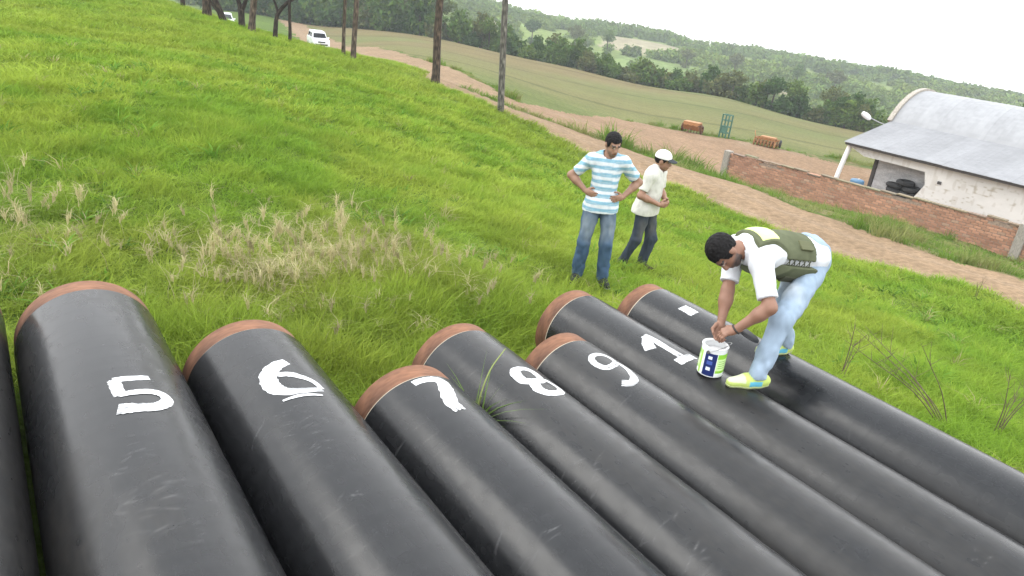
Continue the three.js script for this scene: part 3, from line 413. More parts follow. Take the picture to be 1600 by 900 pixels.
rowTree(8.7, -32.7, 'dark trunk leaning across the half hidden white car', 2, [[[[0, -0.1, 0], [-0.12, 0.4, -0.08], [-0.32, 1.0, -0.2], [-0.5, 2.0, -0.35], [-0.6, 4.4, -0.4]], [0.17, 0.14, 0.125, 0.1, 0.05]], [[[-0.1, 0.35, -0.05], [-0.42, 0.85, -0.4], [-0.75, 1.7, -0.6]], [0.07, 0.05, 0.03]]], topLobes(4.8, 0.8, -0.5, -0.3), 1000, 88);
rowTree(8.25, -33.8, 'thick grey brown trunk left of the half hidden white car', 0, [[[[0, -0.1, 0], [0.02, 0.5, 0], [0.06, 1.6, 0], [0, 3, 0.05], [0.1, 5.4, 0]], [0.22, 0.18, 0.165, 0.14, 0.06]]], topLobes(5.4, 1), 1300, 89);
rowTree(8.28, -38.1, 'short dark trunk at the far end of the row', 2, [[[[0, -0.1, 0], [-0.02, 0.5, 0], [-0.06, 1.6, 0], [0, 3.4, 0.05]], [0.12, 0.105, 0.095, 0.04]]], topLobes(3.6, 0.8), 800, 90);
{ // wooden power pole
  const g = thing('wooden_pole', [14.3, groundY(14.3, -20.25) - 0.2, -20.25], 'weathered grey wooden pole standing at the road edge', 'pole');
  part('shaft', tube([[0, 0, 0], [-0.12, 2.2, -0.05], [-0.26, 5, -0.1], [-0.4, 8, -0.16]], [0.115, 0.105, 0.095, 0.08], 6, 14), bark(0.30, 0.295, 0.28), g);
  const t = part('crossarm', box(1.5, 0.1, 0.1, -0.38, 7.6, -0.16, 0.01), bark(0.28, 0.26, 0.23), g);
  for (const x of [-0.65, 0.65]) part('insulator', new THREE.LatheGeometry([[0.02, 0], [0.05, 0.02], [0.035, 0.05], [0.05, 0.07], [0.02, 0.12]].map(([a, b]) => new THREE.Vector2(a, b)), 12).translate(-0.38 + x, 7.65, -0.16), std(0.3, 0.2, 0.14, 0.4), t);
}
// wood along the far edge of the field
{
  const kinds = [['dark green', leafMat(0.055, 0.105, 0.03)], ['mid green', leafMat(0.085, 0.145, 0.035)], ['olive', leafMat(0.115, 0.135, 0.055)], ['bright green', leafMat(0.105, 0.165, 0.04)], ['greyish', leafMat(0.115, 0.15, 0.06)]];
  const forms = [
    [[0, 2.2, 0, 2.2, 2.0, 2.2], [1.4, 3.4, 0.4, 1.5, 1.3, 1.5], [-1.3, 3.1, -0.5, 1.6, 1.3, 1.6], [0.2, 4.6, 0.1, 1.4, 1.2, 1.4], [0.4, 1.2, 1.2, 1.8, 1.2, 1.5]],
    [[0, 1.4, 0, 2.6, 1.5, 2.2], [1.8, 1.8, 0.3, 1.6, 1.2, 1.6], [-1.7, 1.6, -0.2, 1.5, 1.2, 1.5], [-0.3, 2.6, 0, 1.5, 1.0, 1.5]],
    [[0, 4.6, 0, 2.0, 1.2, 2.0], [1.5, 5.2, 0.5, 1.3, 0.9, 1.3], [-1.4, 5.0, -0.6, 1.4, 1.0, 1.4], [0, 6.0, 0, 1.2, 0.8, 1.2], [0.3, 1.2, 0, 1.6, 1.1, 1.4]],
  ];
  const tr = barks[0], trunks = [tube([[0, -0.3, 0], [0.1, 1.5, 0], [0.2, 4, 0.1]], [0.22, 0.16, 0.06], 4, 6), tube([[0, -0.3, 0], [0, 0.9, 0], [0.1, 2.2, 0.1]], [0.16, 0.12, 0.05], 4, 6), tube([[0, -0.3, 0], [0.15, 2, 0], [0, 3.6, 0.1], [0.2, 5.4, 0]], [0.2, 0.16, 0.13, 0.05], 4, 6)];
  const crowns = forms.map((f, i) => leafCrown(f, [1500, 1100, 1100][i], [0.62, 0.6, 0.5][i], 300 + i, 0.6));
  const fname = ['rounded tree', 'low spreading bush', 'tall bare-stemmed tree'], R = rng(401), protos = {};
  const plant = (x, z, f, k, s, place, group) => {
    const key = f + '_' + k, label = `${kinds[k][0]} ${fname[f]} ${place}`, pos = [x, gy(x, z) - 0.2, z];
    let o = protos[key];
    if (!o) { o = protos[key] = thing(f === 1 ? 'bush' : 'tree', pos, label, f === 1 ? 'bush' : 'tree', group); part('trunk', trunks[f], tr, o); part('crown', crowns[f], kinds[k][1], o); } else o = copyOf(o, pos, 0, label);
    o.userData.group = group; o.rotation.y = R() * 6.28; const sy = 0.8 + 0.45 * R(); o.scale.set(s, s * sy, s);
  };
  for (let a = 14; a < 74; a += 0.62) {
    const left = sstep(36, 24, a), ang = (a + (R() - 0.5) * 0.5) * Math.PI / 180, D = fieldEnd(Math.sin(ang), -Math.cos(ang)) - 1 + 5 * R(), x = Math.sin(ang) * D, z = -Math.cos(ang) * D;
    const r = R(); plant(x, z, r < 0.45 ? 0 : r < 0.86 ? 1 : 2, Math.floor(R() * 3.4 - (a > 50 ? 0.4 : 0)) < 0 ? 0 : Math.min(4, Math.floor(R() * 3.4)), (0.58 + 0.38 * R()) * (1 + 0.55 * left), 'along the far edge of the field', 'trees and bushes along the far field edge');
    if (R() < 0.12 + 0.85 * left) { const D2 = D + 8 + 10 * R(); plant(Math.sin(ang + 0.004) * D2, -Math.cos(ang + 0.004) * D2, R() < 0.6 ? 0 : 2, Math.floor(R() * 5), (0.7 + 0.4 * R()) * (1 + 0.6 * left), 'behind the hedge at the field edge', 'trees behind the field hedge'); }
  }
  for (const [x, z, k] of [[220, -193, 2], [235, -182, 2], [168, -223, 0], [179, -211, 2], [196, -212, 3], [150, -214, 0], [243, -160, 1], [252, -150, 2]]) plant(x, z, 2, k, 1.15 + 0.3 * R(), 'standing alone in the pasture on the hill', 'lone trees on the hill pasture');
  // woods covering the far hills, one mass
  const clump = leafCrown([[0, 1.6, 0, 3, 2.2, 3], [2, 1.5, 1, 2, 1.6, 2], [-1.8, 1.8, -1, 2, 1.7, 2]], 330, 0.95, 555, 0.75), list = [];
  for (let i = 0; i < 30000; i++) {
    const a = (2 + 78 * R()) * Math.PI / 180, D = Math.sqrt(lerp(185 * 185, 540 * 540, R())), x = Math.sin(a) * D, z = -Math.cos(a) * D;
    if (D < fieldEnd(x, z) + 26 || patch(x, z)) continue;
    if (R() > sstep(0.46, 0.64, fbm(x * 0.016, z * 0.016 + 4)) * 0.75 + 0.04 + 0.5 * sstep(415, 450, D)) continue;
    const k = 0.75 + 0.5 * R(), y = noise(x * 0.02, z * 0.02, 4); list.push([x, gy(x, z) - 0.5, z, (0.6 + 0.7 * R()) * (D > 400 ? 1.3 : 1), 0.8 + 0.5 * R(), lerp(0.10, 0.165, y) * k, lerp(0.165, 0.225, y) * k, lerp(0.04, 0.055, y) * k]);
  }
  scatter('hill_woods', [clump], leafMat(1, 1, 1, 0.15), list, 'far-off woodland and scrub covering the hills');
  console.log('woods', list.length);
}
console.log('plants');
// ---------------------------------------------------------------- brick wall along the yard
{
  const x0 = 26.9, zA = -20.05, zB = 1.5, top = (z) => lerp(-2.97, -2.54, clamp((z + 20) / 12, 0, 1.3)), foot = (z) => Math.min(gy(x0 - 0.2, z), gy(x0 + 0.2, z)) - 0.25;
  const g = thing('brick_wall', [x0, 0, 0], 'low rough red brick wall between the dirt road and the shed', 'wall'), R = rng(500);
  const mortar = std(0.34, 0.25, 0.19, 0.95, { map: grainTex }), conc = new THREE.MeshStandardMaterial({ color: new THREE.Color(0.40, 0.36, 0.31), roughness: 0.95, map: grainTex, bumpMap: bumpTex, bumpScale: 0.01 });
  const core = []; for (let z = zA; z < zB; z += 1) { const z1 = Math.min(zB, z + 1), y1 = top((z + z1) / 2) - 0.05, y0 = foot((z + z1) / 2); core.push(box(0.13, y1 - y0, z1 - z, 0, (y0 + y1) / 2, (z + z1) / 2)); }
  part('mortar', merge(core), mortar, g);
  const list = [], bl = 0.235, bh = 0.078;
  for (let row = 0; row < 22; row++) for (let z = zA + (row % 2) * 0.12; z < zB; z += bl + 0.014) {
    const zc = z + bl / 2, t = top(zc), y = t - 0.04 - row * (bh + 0.013) + 0.012 * noise(zc * 0.8, row); if (y < foot(zc) - 0.05) continue;
    if (row < 2 && noise(zc * 0.9, 3) > 0.72 + 0.12 * (1 - row)) continue;
    list.push([(R() - 0.5) * 0.012, y, zc, 0.85 + 0.3 * R(), (R() - 0.5) * 0.05]);
  }
  const im = new THREE.InstancedMesh(new RoundedBoxGeometry(0.16, bh, bl, 1, 0.008), new THREE.MeshStandardMaterial({ roughness: 0.92, bumpMap: bumpTex, bumpScale: 0.006 }), list.length), m = new THREE.Matrix4(), q = new THREE.Quaternion(), e = new THREE.Euler(), c = new THREE.Color();
  list.forEach(([x, y, z, s, r], i) => { q.setFromEuler(e.set(r, r * 0.6, r * 0.5)); im.setMatrixAt(i, m.compose(V(x, y, z), q, V(1, 1, 0.97))); const p = noise(z * 1.1, y * 3, 4), k = s * (0.85 + 0.3 * R()), gr = R() < 0.1 ? 0.5 : 0; im.setColorAt(i, c.setRGB(lerp(lerp(0.45, 0.34, p), 0.38, gr) * k, lerp(lerp(0.245, 0.175, p), 0.29, gr) * k, lerp(lerp(0.155, 0.115, p), 0.21, gr) * k)); });
  im.name = 'bricks'; im.userData.kind = 'stuff'; im.castShadow = im.receiveShadow = true; g.add(im);
  for (const z of [-20.15, -8.15, -2.1]) part('pillar', box(0.3, top(z) - foot(z) + 0.12, 0.3, -0.02, (top(z) + foot(z)) / 2 + 0.04, z, 0.02), conc, g);
  for (let z = zA + 0.2; z < zB - 0.6; z += 0.62) { const z1 = z + 0.6; const s = part('coping_slab', box(0.22, 0.05, 0.6, 0, top(z + 0.3) + 0.026 + 0.01 * R(), z + 0.3, 0.01), std(0.22 + 0.08 * R(), 0.17 + 0.05 * R(), 0.13, 0.95, { map: grainTex }), g); s.rotation.x = (R() - 0.5) * 0.01; }
}
// ---------------------------------------------------------------- open-sided shed with a vaulted roof
{
  const zF = -18.09, zE = -4.5, G = (x, z) => gy(x, z) - 0.15, g = thing('vaulted_shed', [0, 0, 0], 'whitewashed shed with a grey vaulted metal roof behind the brick wall', 'shed');
  const roofTex = tex(256, 256, (u, v) => { const a = tfbm(u, v, 4, 31), s = tnoise(u * 0.5, v, 32, 33), k = 0.86 + 0.1 * (a - 0.5) + 0.05 * (s - 0.5); return [k, k, k * 1.005]; }), zinc = [0.385, 0.40, 0.39, 0.405].map((k) => new THREE.MeshStandardMaterial({ color: new THREE.Color(k, k * 1.005, k * 1.02), map: roofTex, roughness: 0.62, metalness: 0.15 })), dull = [0.32, 0.345, 0.33].map((k) => new THREE.MeshStandardMaterial({ color: new THREE.Color(k, k, k * 1.02), map: roofTex, roughness: 0.75, metalness: 0.1 }));
  const stain = tex(512, 256, (u, v) => { const a = tfbm(u, v, 5, 41), d = sstep(0.68, 0.84, tnoise(u, v, 40, 44) * 0.6 + 0.4 * a), run = sstep(0.66, 0.8, tnoise(u, v * 0.15, 48, 43)) * 0.35; const k = 0.93 - 0.12 * (a - 0.4); return [k - 0.13 * d - 0.14 * run, k - 0.15 * d - 0.16 * run, k - 0.19 * d - 0.19 * run]; });
  const lime = new THREE.MeshStandardMaterial({ color: new THREE.Color(0.70, 0.69, 0.655), map: stain, roughness: 0.92, bumpMap: bumpTex, bumpScale: 0.006 }), white = std(0.72, 0.71, 0.68, 0.85), beige = std(0.46, 0.41, 0.35, 0.9, { map: grainTex }), grey = std(0.55, 0.55, 0.55, 0.9, { map: grainTex }), dark = std(0.06, 0.055, 0.05, 0.9);
  const sheet = (prof, z0, z1, th, wave) => { // a sheet bent along a profile in x-y, with ribs running down the slope
    const n = prof.length, mz = 16, pos = [], idx = [], uv = [];
    for (const s of [0, 1]) for (let i = 0; i < n; i++) for (let j = 0; j <= mz; j++) { const z = lerp(z0, z1, j / mz), w = wave * (j % 4 === 0 ? 1 : 0); pos.push(prof[i][0], prof[i][1] - s * th + w, z); uv.push(z * 0.4, i / n * 1.5); }
    const o = n * (mz + 1);
    for (let i = 0; i < n - 1; i++) for (let j = 0; j < mz; j++) { const a = i * (mz + 1) + j, b = a + mz + 1; idx.push(a, a + 1, b, b, a + 1, b + 1, o + a, o + b, o + a + 1, o + b, o + b + 1, o + a + 1); }
    for (const j of [0, mz]) for (let i = 0; i < n - 1; i++) { const a = i * (mz + 1) + j, b = a + mz + 1; idx.push(a, b, o + a, b, o + b, o + a); }
    for (const i of [0, n - 1]) for (let j = 0; j < mz; j++) { const a = i * (mz + 1) + j; idx.push(a, o + a, a + 1, a + 1, o + a, o + a + 1); }
    const q = new THREE.BufferGeometry(); q.setAttribute('position', new THREE.Float32BufferAttribute(pos, 3)); q.setAttribute('uv', new THREE.Float32BufferAttribute(uv, 2)); q.setIndex(idx); const r = q.toNonIndexed(); r.computeVertexNormals(); return r;
  };
  const arc = (r = 0) => { const p = [], cx = 38.87, half = 2.62, rise = 1.5, Rr = (half * half + rise * rise) / (2 * rise), cy = 0.21 - Rr, a0 = Math.asin(half / Rr); for (let i = 0; i <= 24; i++) { const a = lerp(-a0, a0, i / 24); p.push([cx + Math.sin(a) * (Rr + r), cy + Math.cos(a) * (Rr + r)]); } return p; };
  const R = rng(600);
  for (let z = zF, i = 0; z < zE; z += 1.05, i++) part('roof_sheet', sheet(arc(0.004 * (i % 2)), z, z + 1.07, 0.012, 0.008), zinc[i % 4], g);
  for (let z = zF - 0.05, i = 0; z < zE; z += 0.9, i++) { const e = 0.02 * (R() - 0.5); part('aisle_roof_sheet', sheet([[32.5, -2.16 + e], [33.2, -2.0], [34.6, -1.68 - 0.3 * e], [36.3, -1.27]], z, z + 0.92, 0.014 + 0.004 * (i % 2), 0.006), dull[i % 3], g); }
  { const p = arc(0.1), q = arc(-0.16), s = new THREE.Shape(); p.forEach(([x, y], i) => i ? s.lineTo(x, y) : s.moveTo(x, y)); q.reverse().forEach(([x, y]) => s.lineTo(x, y)); part('gable_arch', new THREE.ExtrudeGeometry(s, { depth: 0.22, bevelEnabled: false }).translate(0, 0, zF - 0.23), beige, g);
    const w = new THREE.Shape(); arc(-0.17).forEach(([x, y], i) => i ? w.lineTo(x, y) : w.moveTo(x, y)); w.lineTo(41.3, -5.2); w.lineTo(36.4, -5.2); part('gable_wall', new THREE.ExtrudeGeometry(w, { depth: 0.14, bevelEnabled: false }).translate(0, 0, zF - 0.1), lime, g); }
  // side wall under the aisle eave, with the open bay at its far end
  const face = (pts, x, th) => { const s = new THREE.Shape(); pts.forEach(([z, y], i) => i ? s.lineTo(-z, y) : s.moveTo(-z, y)); const q = new THREE.ExtrudeGeometry(s, { depth: th, bevelEnabled: false }); q.rotateY(-Math.PI / 2 + Math.PI); q.translate(x, 0, 0); const u = q.attributes.uv, p = q.attributes.position; for (let i = 0; i < u.count; i++) u.setXY(i, p.getZ(i) * 0.16, p.getY(i) * 0.3); return q; };
  part('side_wall', face([[-14.35, -2.66], [-14.18, -3.2], [-14.5, -3.9], [-14.5, -5.2], [zE, -5.2], [zE, -2.12], [-18.0, -2.2], [-18.0, -2.36], [-17.2, -2.66]], 32.86, 0.18), lime, g);
  part('column', tube([[32.48, -5.0, zF + 0.05], [32.56, -3.8, zF + 0.05], [33.0, -2.2, zF + 0.05]], [0.13, 0.11, 0.12], 4, 8), white, g);
  part('eave_beam', box(0.12, 0.1, zE - zF, 32.62, -2.24, (zE + zF) / 2), dark, g);
  part('inner_wall', box(0.15, 3.4, 9, 33.75, -3.7, -12.35), grey, g);
  part('post', box(0.16, 3.2, 0.16, 33.7, -3.6, -16.95), dark, g);
  part('tie_beam', box(3.6, 0.14, 0.14, 34.5, -2.3, zF + 0.12), white, g);
  part('back_wall', box(0.16, 4, zE - zF, 41.45, -3.2, (zE + zF) / 2), lime, g);
  part('end_wall', box(8.7, 3.2, 0.16, 37.1, -3.7, zE - 0.1), lime, g);
  part('wall_vent', box(0.06, 0.12, 0.16, 32.84, -2.95, -13.62, 0.01), dark, g);
}
{ // lamp on an arm at the shed roof
  const z = -18.3, g = thing('yard_lamp', [36.1, -1.45, z], 'white lamp on a thin arm at the corner of the shed roof', 'lamp');
  part('arm', tube([[0.2, -0.1, 0.2], [-0.6, 0.08, 0], [-1.5, 0.3, 0]], [0.03, 0.025, 0.02], 4, 8), std(0.4, 0.4, 0.4, 0.5), g);
  const hd = new THREE.LatheGeometry([[0.001, -0.42], [0.08, -0.38], [0.13, -0.2], [0.14, 0.1], [0.11, 0.42], [0.001, 0.5]].map(([a, b]) => new THREE.Vector2(a, b)), 16); hd.scale(1, 1, 0.7); hd.rotateZ(1.25); hd.translate(-1.95, 0.4, 0); part('lamp_head', hd, std(0.8, 0.8, 0.8, 0.4), g);
}
{ // blue drum and dark heap in the open bay
  const b = thing('blue_drum', [31.6, gy(31.6, -16.5) - 0.05, -16.5], 'blue plastic drum lying beside the shed column', 'drum'), R = rng(640);
  const d = new THREE.LatheGeometry([[0.001, 0], [0.27, 0], [0.3, 0.04], [0.3, 0.28], [0.315, 0.3], [0.3, 0.32], [0.3, 0.6], [0.315, 0.62], [0.3, 0.64], [0.3, 0.9], [0.26, 0.95], [0.001, 0.95]].map(([x, y]) => new THREE.Vector2(x, y)), 24); part('drum_body', d, std(0.07, 0.16, 0.26, 0.5), b); part('bung', new THREE.CylinderGeometry(0.04, 0.04, 0.03, 12).translate(0.12, 0.965, 0), std(0.6, 0.6, 0.6, 0.5), b);
  const t0 = gy(33.8, -15.0);
  [[33.28, 0.12, -15.6], [33.3, 0.34, -15.55], [33.28, 0.56, -15.6], [33.3, 0.12, -14.85], [33.28, 0.34, -14.9], [33.3, 0.56, -14.85], [33.3, 0.78, -15.2]].forEach(([x, y, z], i) => { const g = thing('tyre', [x, t0 + y, z], 'old black tyre in the heap inside the open shed bay', 'tyre', 'tyres heaped in the shed'), q = new THREE.TorusGeometry(0.29, 0.11, 10, 24); q.rotateX(Math.PI / 2); part('tread', q, std(0.02, 0.02, 0.02, 0.85), g); g.rotation.set((R() - 0.5) * 0.3, R(), (R() - 0.5) * 0.3); });
}
// ---------------------------------------------------------------- things in the yard
const rusty = new THREE.MeshStandardMaterial({ color: new THREE.Color(0.36, 0.16, 0.055), map: grainTex, roughness: 0.85 }), rustPale = new THREE.MeshStandardMaterial({ color: new THREE.Color(0.5, 0.26, 0.12), map: grainTex, roughness: 0.85 }), rustDark = std(0.12, 0.055, 0.03, 0.9), tyreM = std(0.03, 0.03, 0.03, 0.9);
{
  const g = thing('seed_drill', [38.7, gy(38.7, -32.4), -32.4], 'rusty orange farm hopper standing at the edge of the dirt yard', 'machine');
  const s = new THREE.Shape(); [[-0.34, 0.82], [0.34, 0.82], [0.42, 0.62], [0.2, 0.24], [-0.2, 0.24], [-0.42, 0.62]].forEach(([a, b], i) => i ? s.lineTo(a, b) : s.moveTo(a, b));
  part('hopper', new THREE.ExtrudeGeometry(s, { depth: 1.3, bevelEnabled: true, bevelSize: 0.02, bevelThickness: 0.02, bevelSegments: 1 }).translate(0, 0, -0.65), rusty, g);
  for (const z of [-0.66, -0.22, 0.22, 0.66]) part('rib', box(0.94, 0.1, 0.06, 0, 0.64, z), rustDark, g);
  part('lid', box(0.74, 0.05, 1.36, 0, 0.86, 0, 0.01), rustPale, g);
  for (const z of [-0.82, 0.82]) { const w = part('wheel', new THREE.TorusGeometry(0.3, 0.06, 8, 22).translate(0.1, 0.34, z), rustDark, g); part('hub', new THREE.CylinderGeometry(0.07, 0.07, 0.12, 12).rotateX(Math.PI / 2).translate(0.1, 0.34, z), rusty, w); for (let k = 0; k < 6; k++) part('spoke', box(0.03, 0.54, 0.03).rotateZ(k * Math.PI / 6).translate(0.1, 0.34, z), rustDark, w); }
  for (const z of [-0.5, -0.25, 0, 0.25, 0.5]) part('spout', tube([[0, 0.26, z], [-0.06, 0.14, z], [-0.12, -0.02, z]], [0.04, 0.03], 3, 8), rustDark, g);
  part('drawbar', tube([[-0.3, 0.34, 0], [-0.8, 0.24, 0], [-1.2, 0.05, 0]], [0.04], 3, 8), rustDark, g); g.rotation.y = 0.35; g.scale.setScalar(0.82);
}
{
  const g = thing('disc_harrow', [40.5, gy(40.5, -27.7), -27.7], 'rusty disc harrow with a raised lever beside the crop field', 'machine');
  part('frame', merge([box(0.1, 0.1, 1.7, -0.3, 0.55, 0), box(0.1, 0.1, 1.7, 0.35, 0.55, 0), ...[-0.8, -0.3, 0.3, 0.8].map((z) => box(0.75, 0.08, 0.08, 0.02, 0.56, z))]), rusty, g);
  for (const x of [-0.3, 0.35]) { part('axle', new THREE.CylinderGeometry(0.03, 0.03, 1.7, 10).rotateX(Math.PI / 2).translate(x, 0.26, 0), rustDark, g); for (let k = 0; k < 7; k++) { const z = -0.78 + k * 0.26; part('disc', new THREE.SphereGeometry(0.5, 18, 5, 0, 6.284, 0, 0.56).rotateX(Math.PI / 2).translate(x, 0.26, z - 0.46), rustPale, g); } for (const z of [-0.6, 0.6]) part('hanger', box(0.06, 0.3, 0.06, x, 0.4, z), rustDark, g); }
  part('weight_tray', box(0.5, 0.12, 1.1, 0.02, 0.68, 0.1, 0.01), rustPale, g);
  part('lever', tube([[-0.2, 0.6, -0.8], [-0.25, 0.85, -0.9], [-0.2, 1.05, -0.95]], [0.03], 3, 8), rustPale, g);
  const w = part('wheel', new THREE.TorusGeometry(0.22, 0.08, 10, 20).rotateY(0.2).translate(0.1, 0.36, 1.02), tyreM, g); part('rim', new THREE.CylinderGeometry(0.14, 0.14, 0.1, 16).rotateX(Math.PI / 2).translate(0.1, 0.36, 1.02), rustDark, w); g.rotation.y = 0.3; g.scale.setScalar(0.85);
}
{
  const g = thing('green_rack', [39.9, gy(39.9, -30.6), -30.6], 'dark green metal frame with crossbars between the two rusty machines', 'frame'), gm = std(0.05, 0.13, 0.09, 0.6);
  for (const [x, z] of [[-0.18, -0.26], [-0.18, 0.26], [0.18, -0.26], [0.18, 0.26]]) part('upright', box(0.08, 1.55, 0.08, x, 0.76, z, 0.01), gm, g);
  for (const y of [0.35, 0.75, 1.15, 1.5]) part('crossbar', merge([box(0.05, 0.06, 0.5, -0.18, y, 0), box(0.05, 0.06, 0.5, 0.18, y, 0), box(0.36, 0.06, 0.05, 0, y + 0.003, -0.26), box(0.36, 0.06, 0.05, 0, y + 0.003, 0.26)]), gm, g);
  part('panel', box(0.03, 0.5, 0.42, -0.16, 0.55, 0), std(0.07, 0.16, 0.12, 0.6), g);
}
{ // white mast far off on the hill
  const x = 319.4, z = -266.6; const g = thing('distant_mast', [x, gy(x, z) - 1, z], 'slim white tower on the distant wooded skyline', 'tower'); part('shaft', new THREE.CylinderGeometry(0.35, 0.5, 8, 10).translate(0, 4, 0), std(0.75, 0.75, 0.73), g); part('tank', new THREE.CylinderGeometry(0.7, 0.6, 1.6, 14).translate(0, 8.8, 0), std(0.78, 0.78, 0.76), g);
}
// ---------------------------------------------------------------- cars
function carAt(x, z, turn, label, pickup) {
  const g = thing('parked_car', [x, gy(x, z), z], label, 'car', 'white cars on the dirt road'), wht = new THREE.MeshPhysicalMaterial({ color: new THREE.Color(0.78, 0.79, 0.8), roughness: 0.35, clearcoat: 0.6, clearcoatRoughness: 0.1 }), glass = std(0.03, 0.035, 0.04, 0.08), blk = std(0.02, 0.02, 0.02, 0.7), chrome = std(0.6, 0.6, 0.62, 0.25, { metalness: 0.9 });
  const ext = (pts, w, bev) => { const s = new THREE.Shape(); pts.forEach(([a, b], i) => i ? s.lineTo(a, b) : s.moveTo(a, b)); const q = new THREE.ExtrudeGeometry(s, { depth: w - 2 * bev, bevelEnabled: true, bevelSize: bev, bevelThickness: bev, bevelSegments: 3 }); q.translate(0, 0, -(w - 2 * bev) / 2); q.rotateY(-Math.PI / 2); return q; };
  // profile runs (forward, up); forward becomes +z
  part('body', ext([[-2.1, 0.42], [-2.12, 0.95], [-2.0, 1.02], [1.05, 1.04], [1.9, 0.9], [2.12, 0.7], [2.12, 0.36], [-2.0, 0.36]], 1.78, 0.06), wht, g);
  const cab = ext(pickup ? [[-0.75, 1.02], [-0.6, 1.6], [0.35, 1.62], [1.0, 1.02]] : [[-2.0, 1.02], [-1.85, 1.55], [-1.6, 1.62], [0.3, 1.6], [1.05, 1.02]], 1.6, 0.07); { const p = cab.attributes.position; for (let i = 0; i < p.count; i++) p.setX(i, p.getX(i) * lerp(1, 0.86, clamp((p.getY(i) - 1.02) / 0.6, 0, 1))); cab.computeVertexNormals(); } part('cabin', cab, wht, g);
  const quad = (a) => { const q = new THREE.BufferGeometry(); q.setAttribute('position', new THREE.Float32BufferAttribute(a.flat(), 3)); q.setIndex([0, 1, 2, 0, 2, 3, 2, 1, 0, 3, 2, 0]); q.computeVertexNormals(); return q; };
  const fz = (y) => pickup ? lerp(1.12, 0.43, (y - 1.02) / 0.6) : lerp(1.17, 0.38, (y - 1.02) / 0.58);
  part('windscreen', quad([[-0.72, 1.08, fz(1.06) + 0.03], [0.72, 1.08, fz(1.06) + 0.03], [0.6, 1.54, fz(1.54) + 0.06], [-0.6, 1.54, fz(1.54) + 0.06]]), glass, g);
  for (const s of [-1, 1]) {
    const zr = pickup ? [[-0.55, 0.7]] : [[-1.75, -0.65], [-0.55, 0.6]];
    for (const [a, b] of zr) part('side_window', quad([[s * 0.815, 1.1, a], [s * 0.815, 1.1, b], [s * 0.72, 1.52, b - (b > 0 ? 0.35 : 0)], [s * 0.72, 1.52, a + 0.06]]), glass, g);
    part('headlight', box(0.34, 0.17, 0.1, s * 0.66, 0.78, 2.13, 0.03), std(0.7, 0.72, 0.75, 0.1), g); part('mirror', box(0.2, 0.13, 0.1, s * 0.98, 1.12, 0.75, 0.03), wht, g);
    for (const z of [-1.3, 1.3]) { const w = part('wheel', new THREE.TorusGeometry(0.25, 0.1, 10, 24).rotateY(Math.PI / 2).translate(s * 0.8, 0.34, z), tyreM, g); part('rim', new THREE.CylinderGeometry(0.19, 0.19, 0.18, 18).rotateZ(Math.PI / 2).translate(s * 0.82, 0.34, z), chrome, w); }
  }
  part('grille', box(0.8, 0.16, 0.06, 0, 0.76, 2.16, 0.02), blk, g); part('bumper_intake', box(1.3, 0.16, 0.06, 0, 0.48, 2.17, 0.02), blk, g); part('number_plate', box(0.4, 0.12, 0.03, 0, 0.62, 2.19), std(0.6, 0.6, 0.6), g);
  g.rotation.y = turn; return g;
}
carAt(31.3, -80.6, -0.2, 'white car driving along the dirt road below the tree row', false);
carAt(24.2, -91.0, -0.2, 'white car half hidden behind the grassy crest and tree trunks', true);
console.log('built');
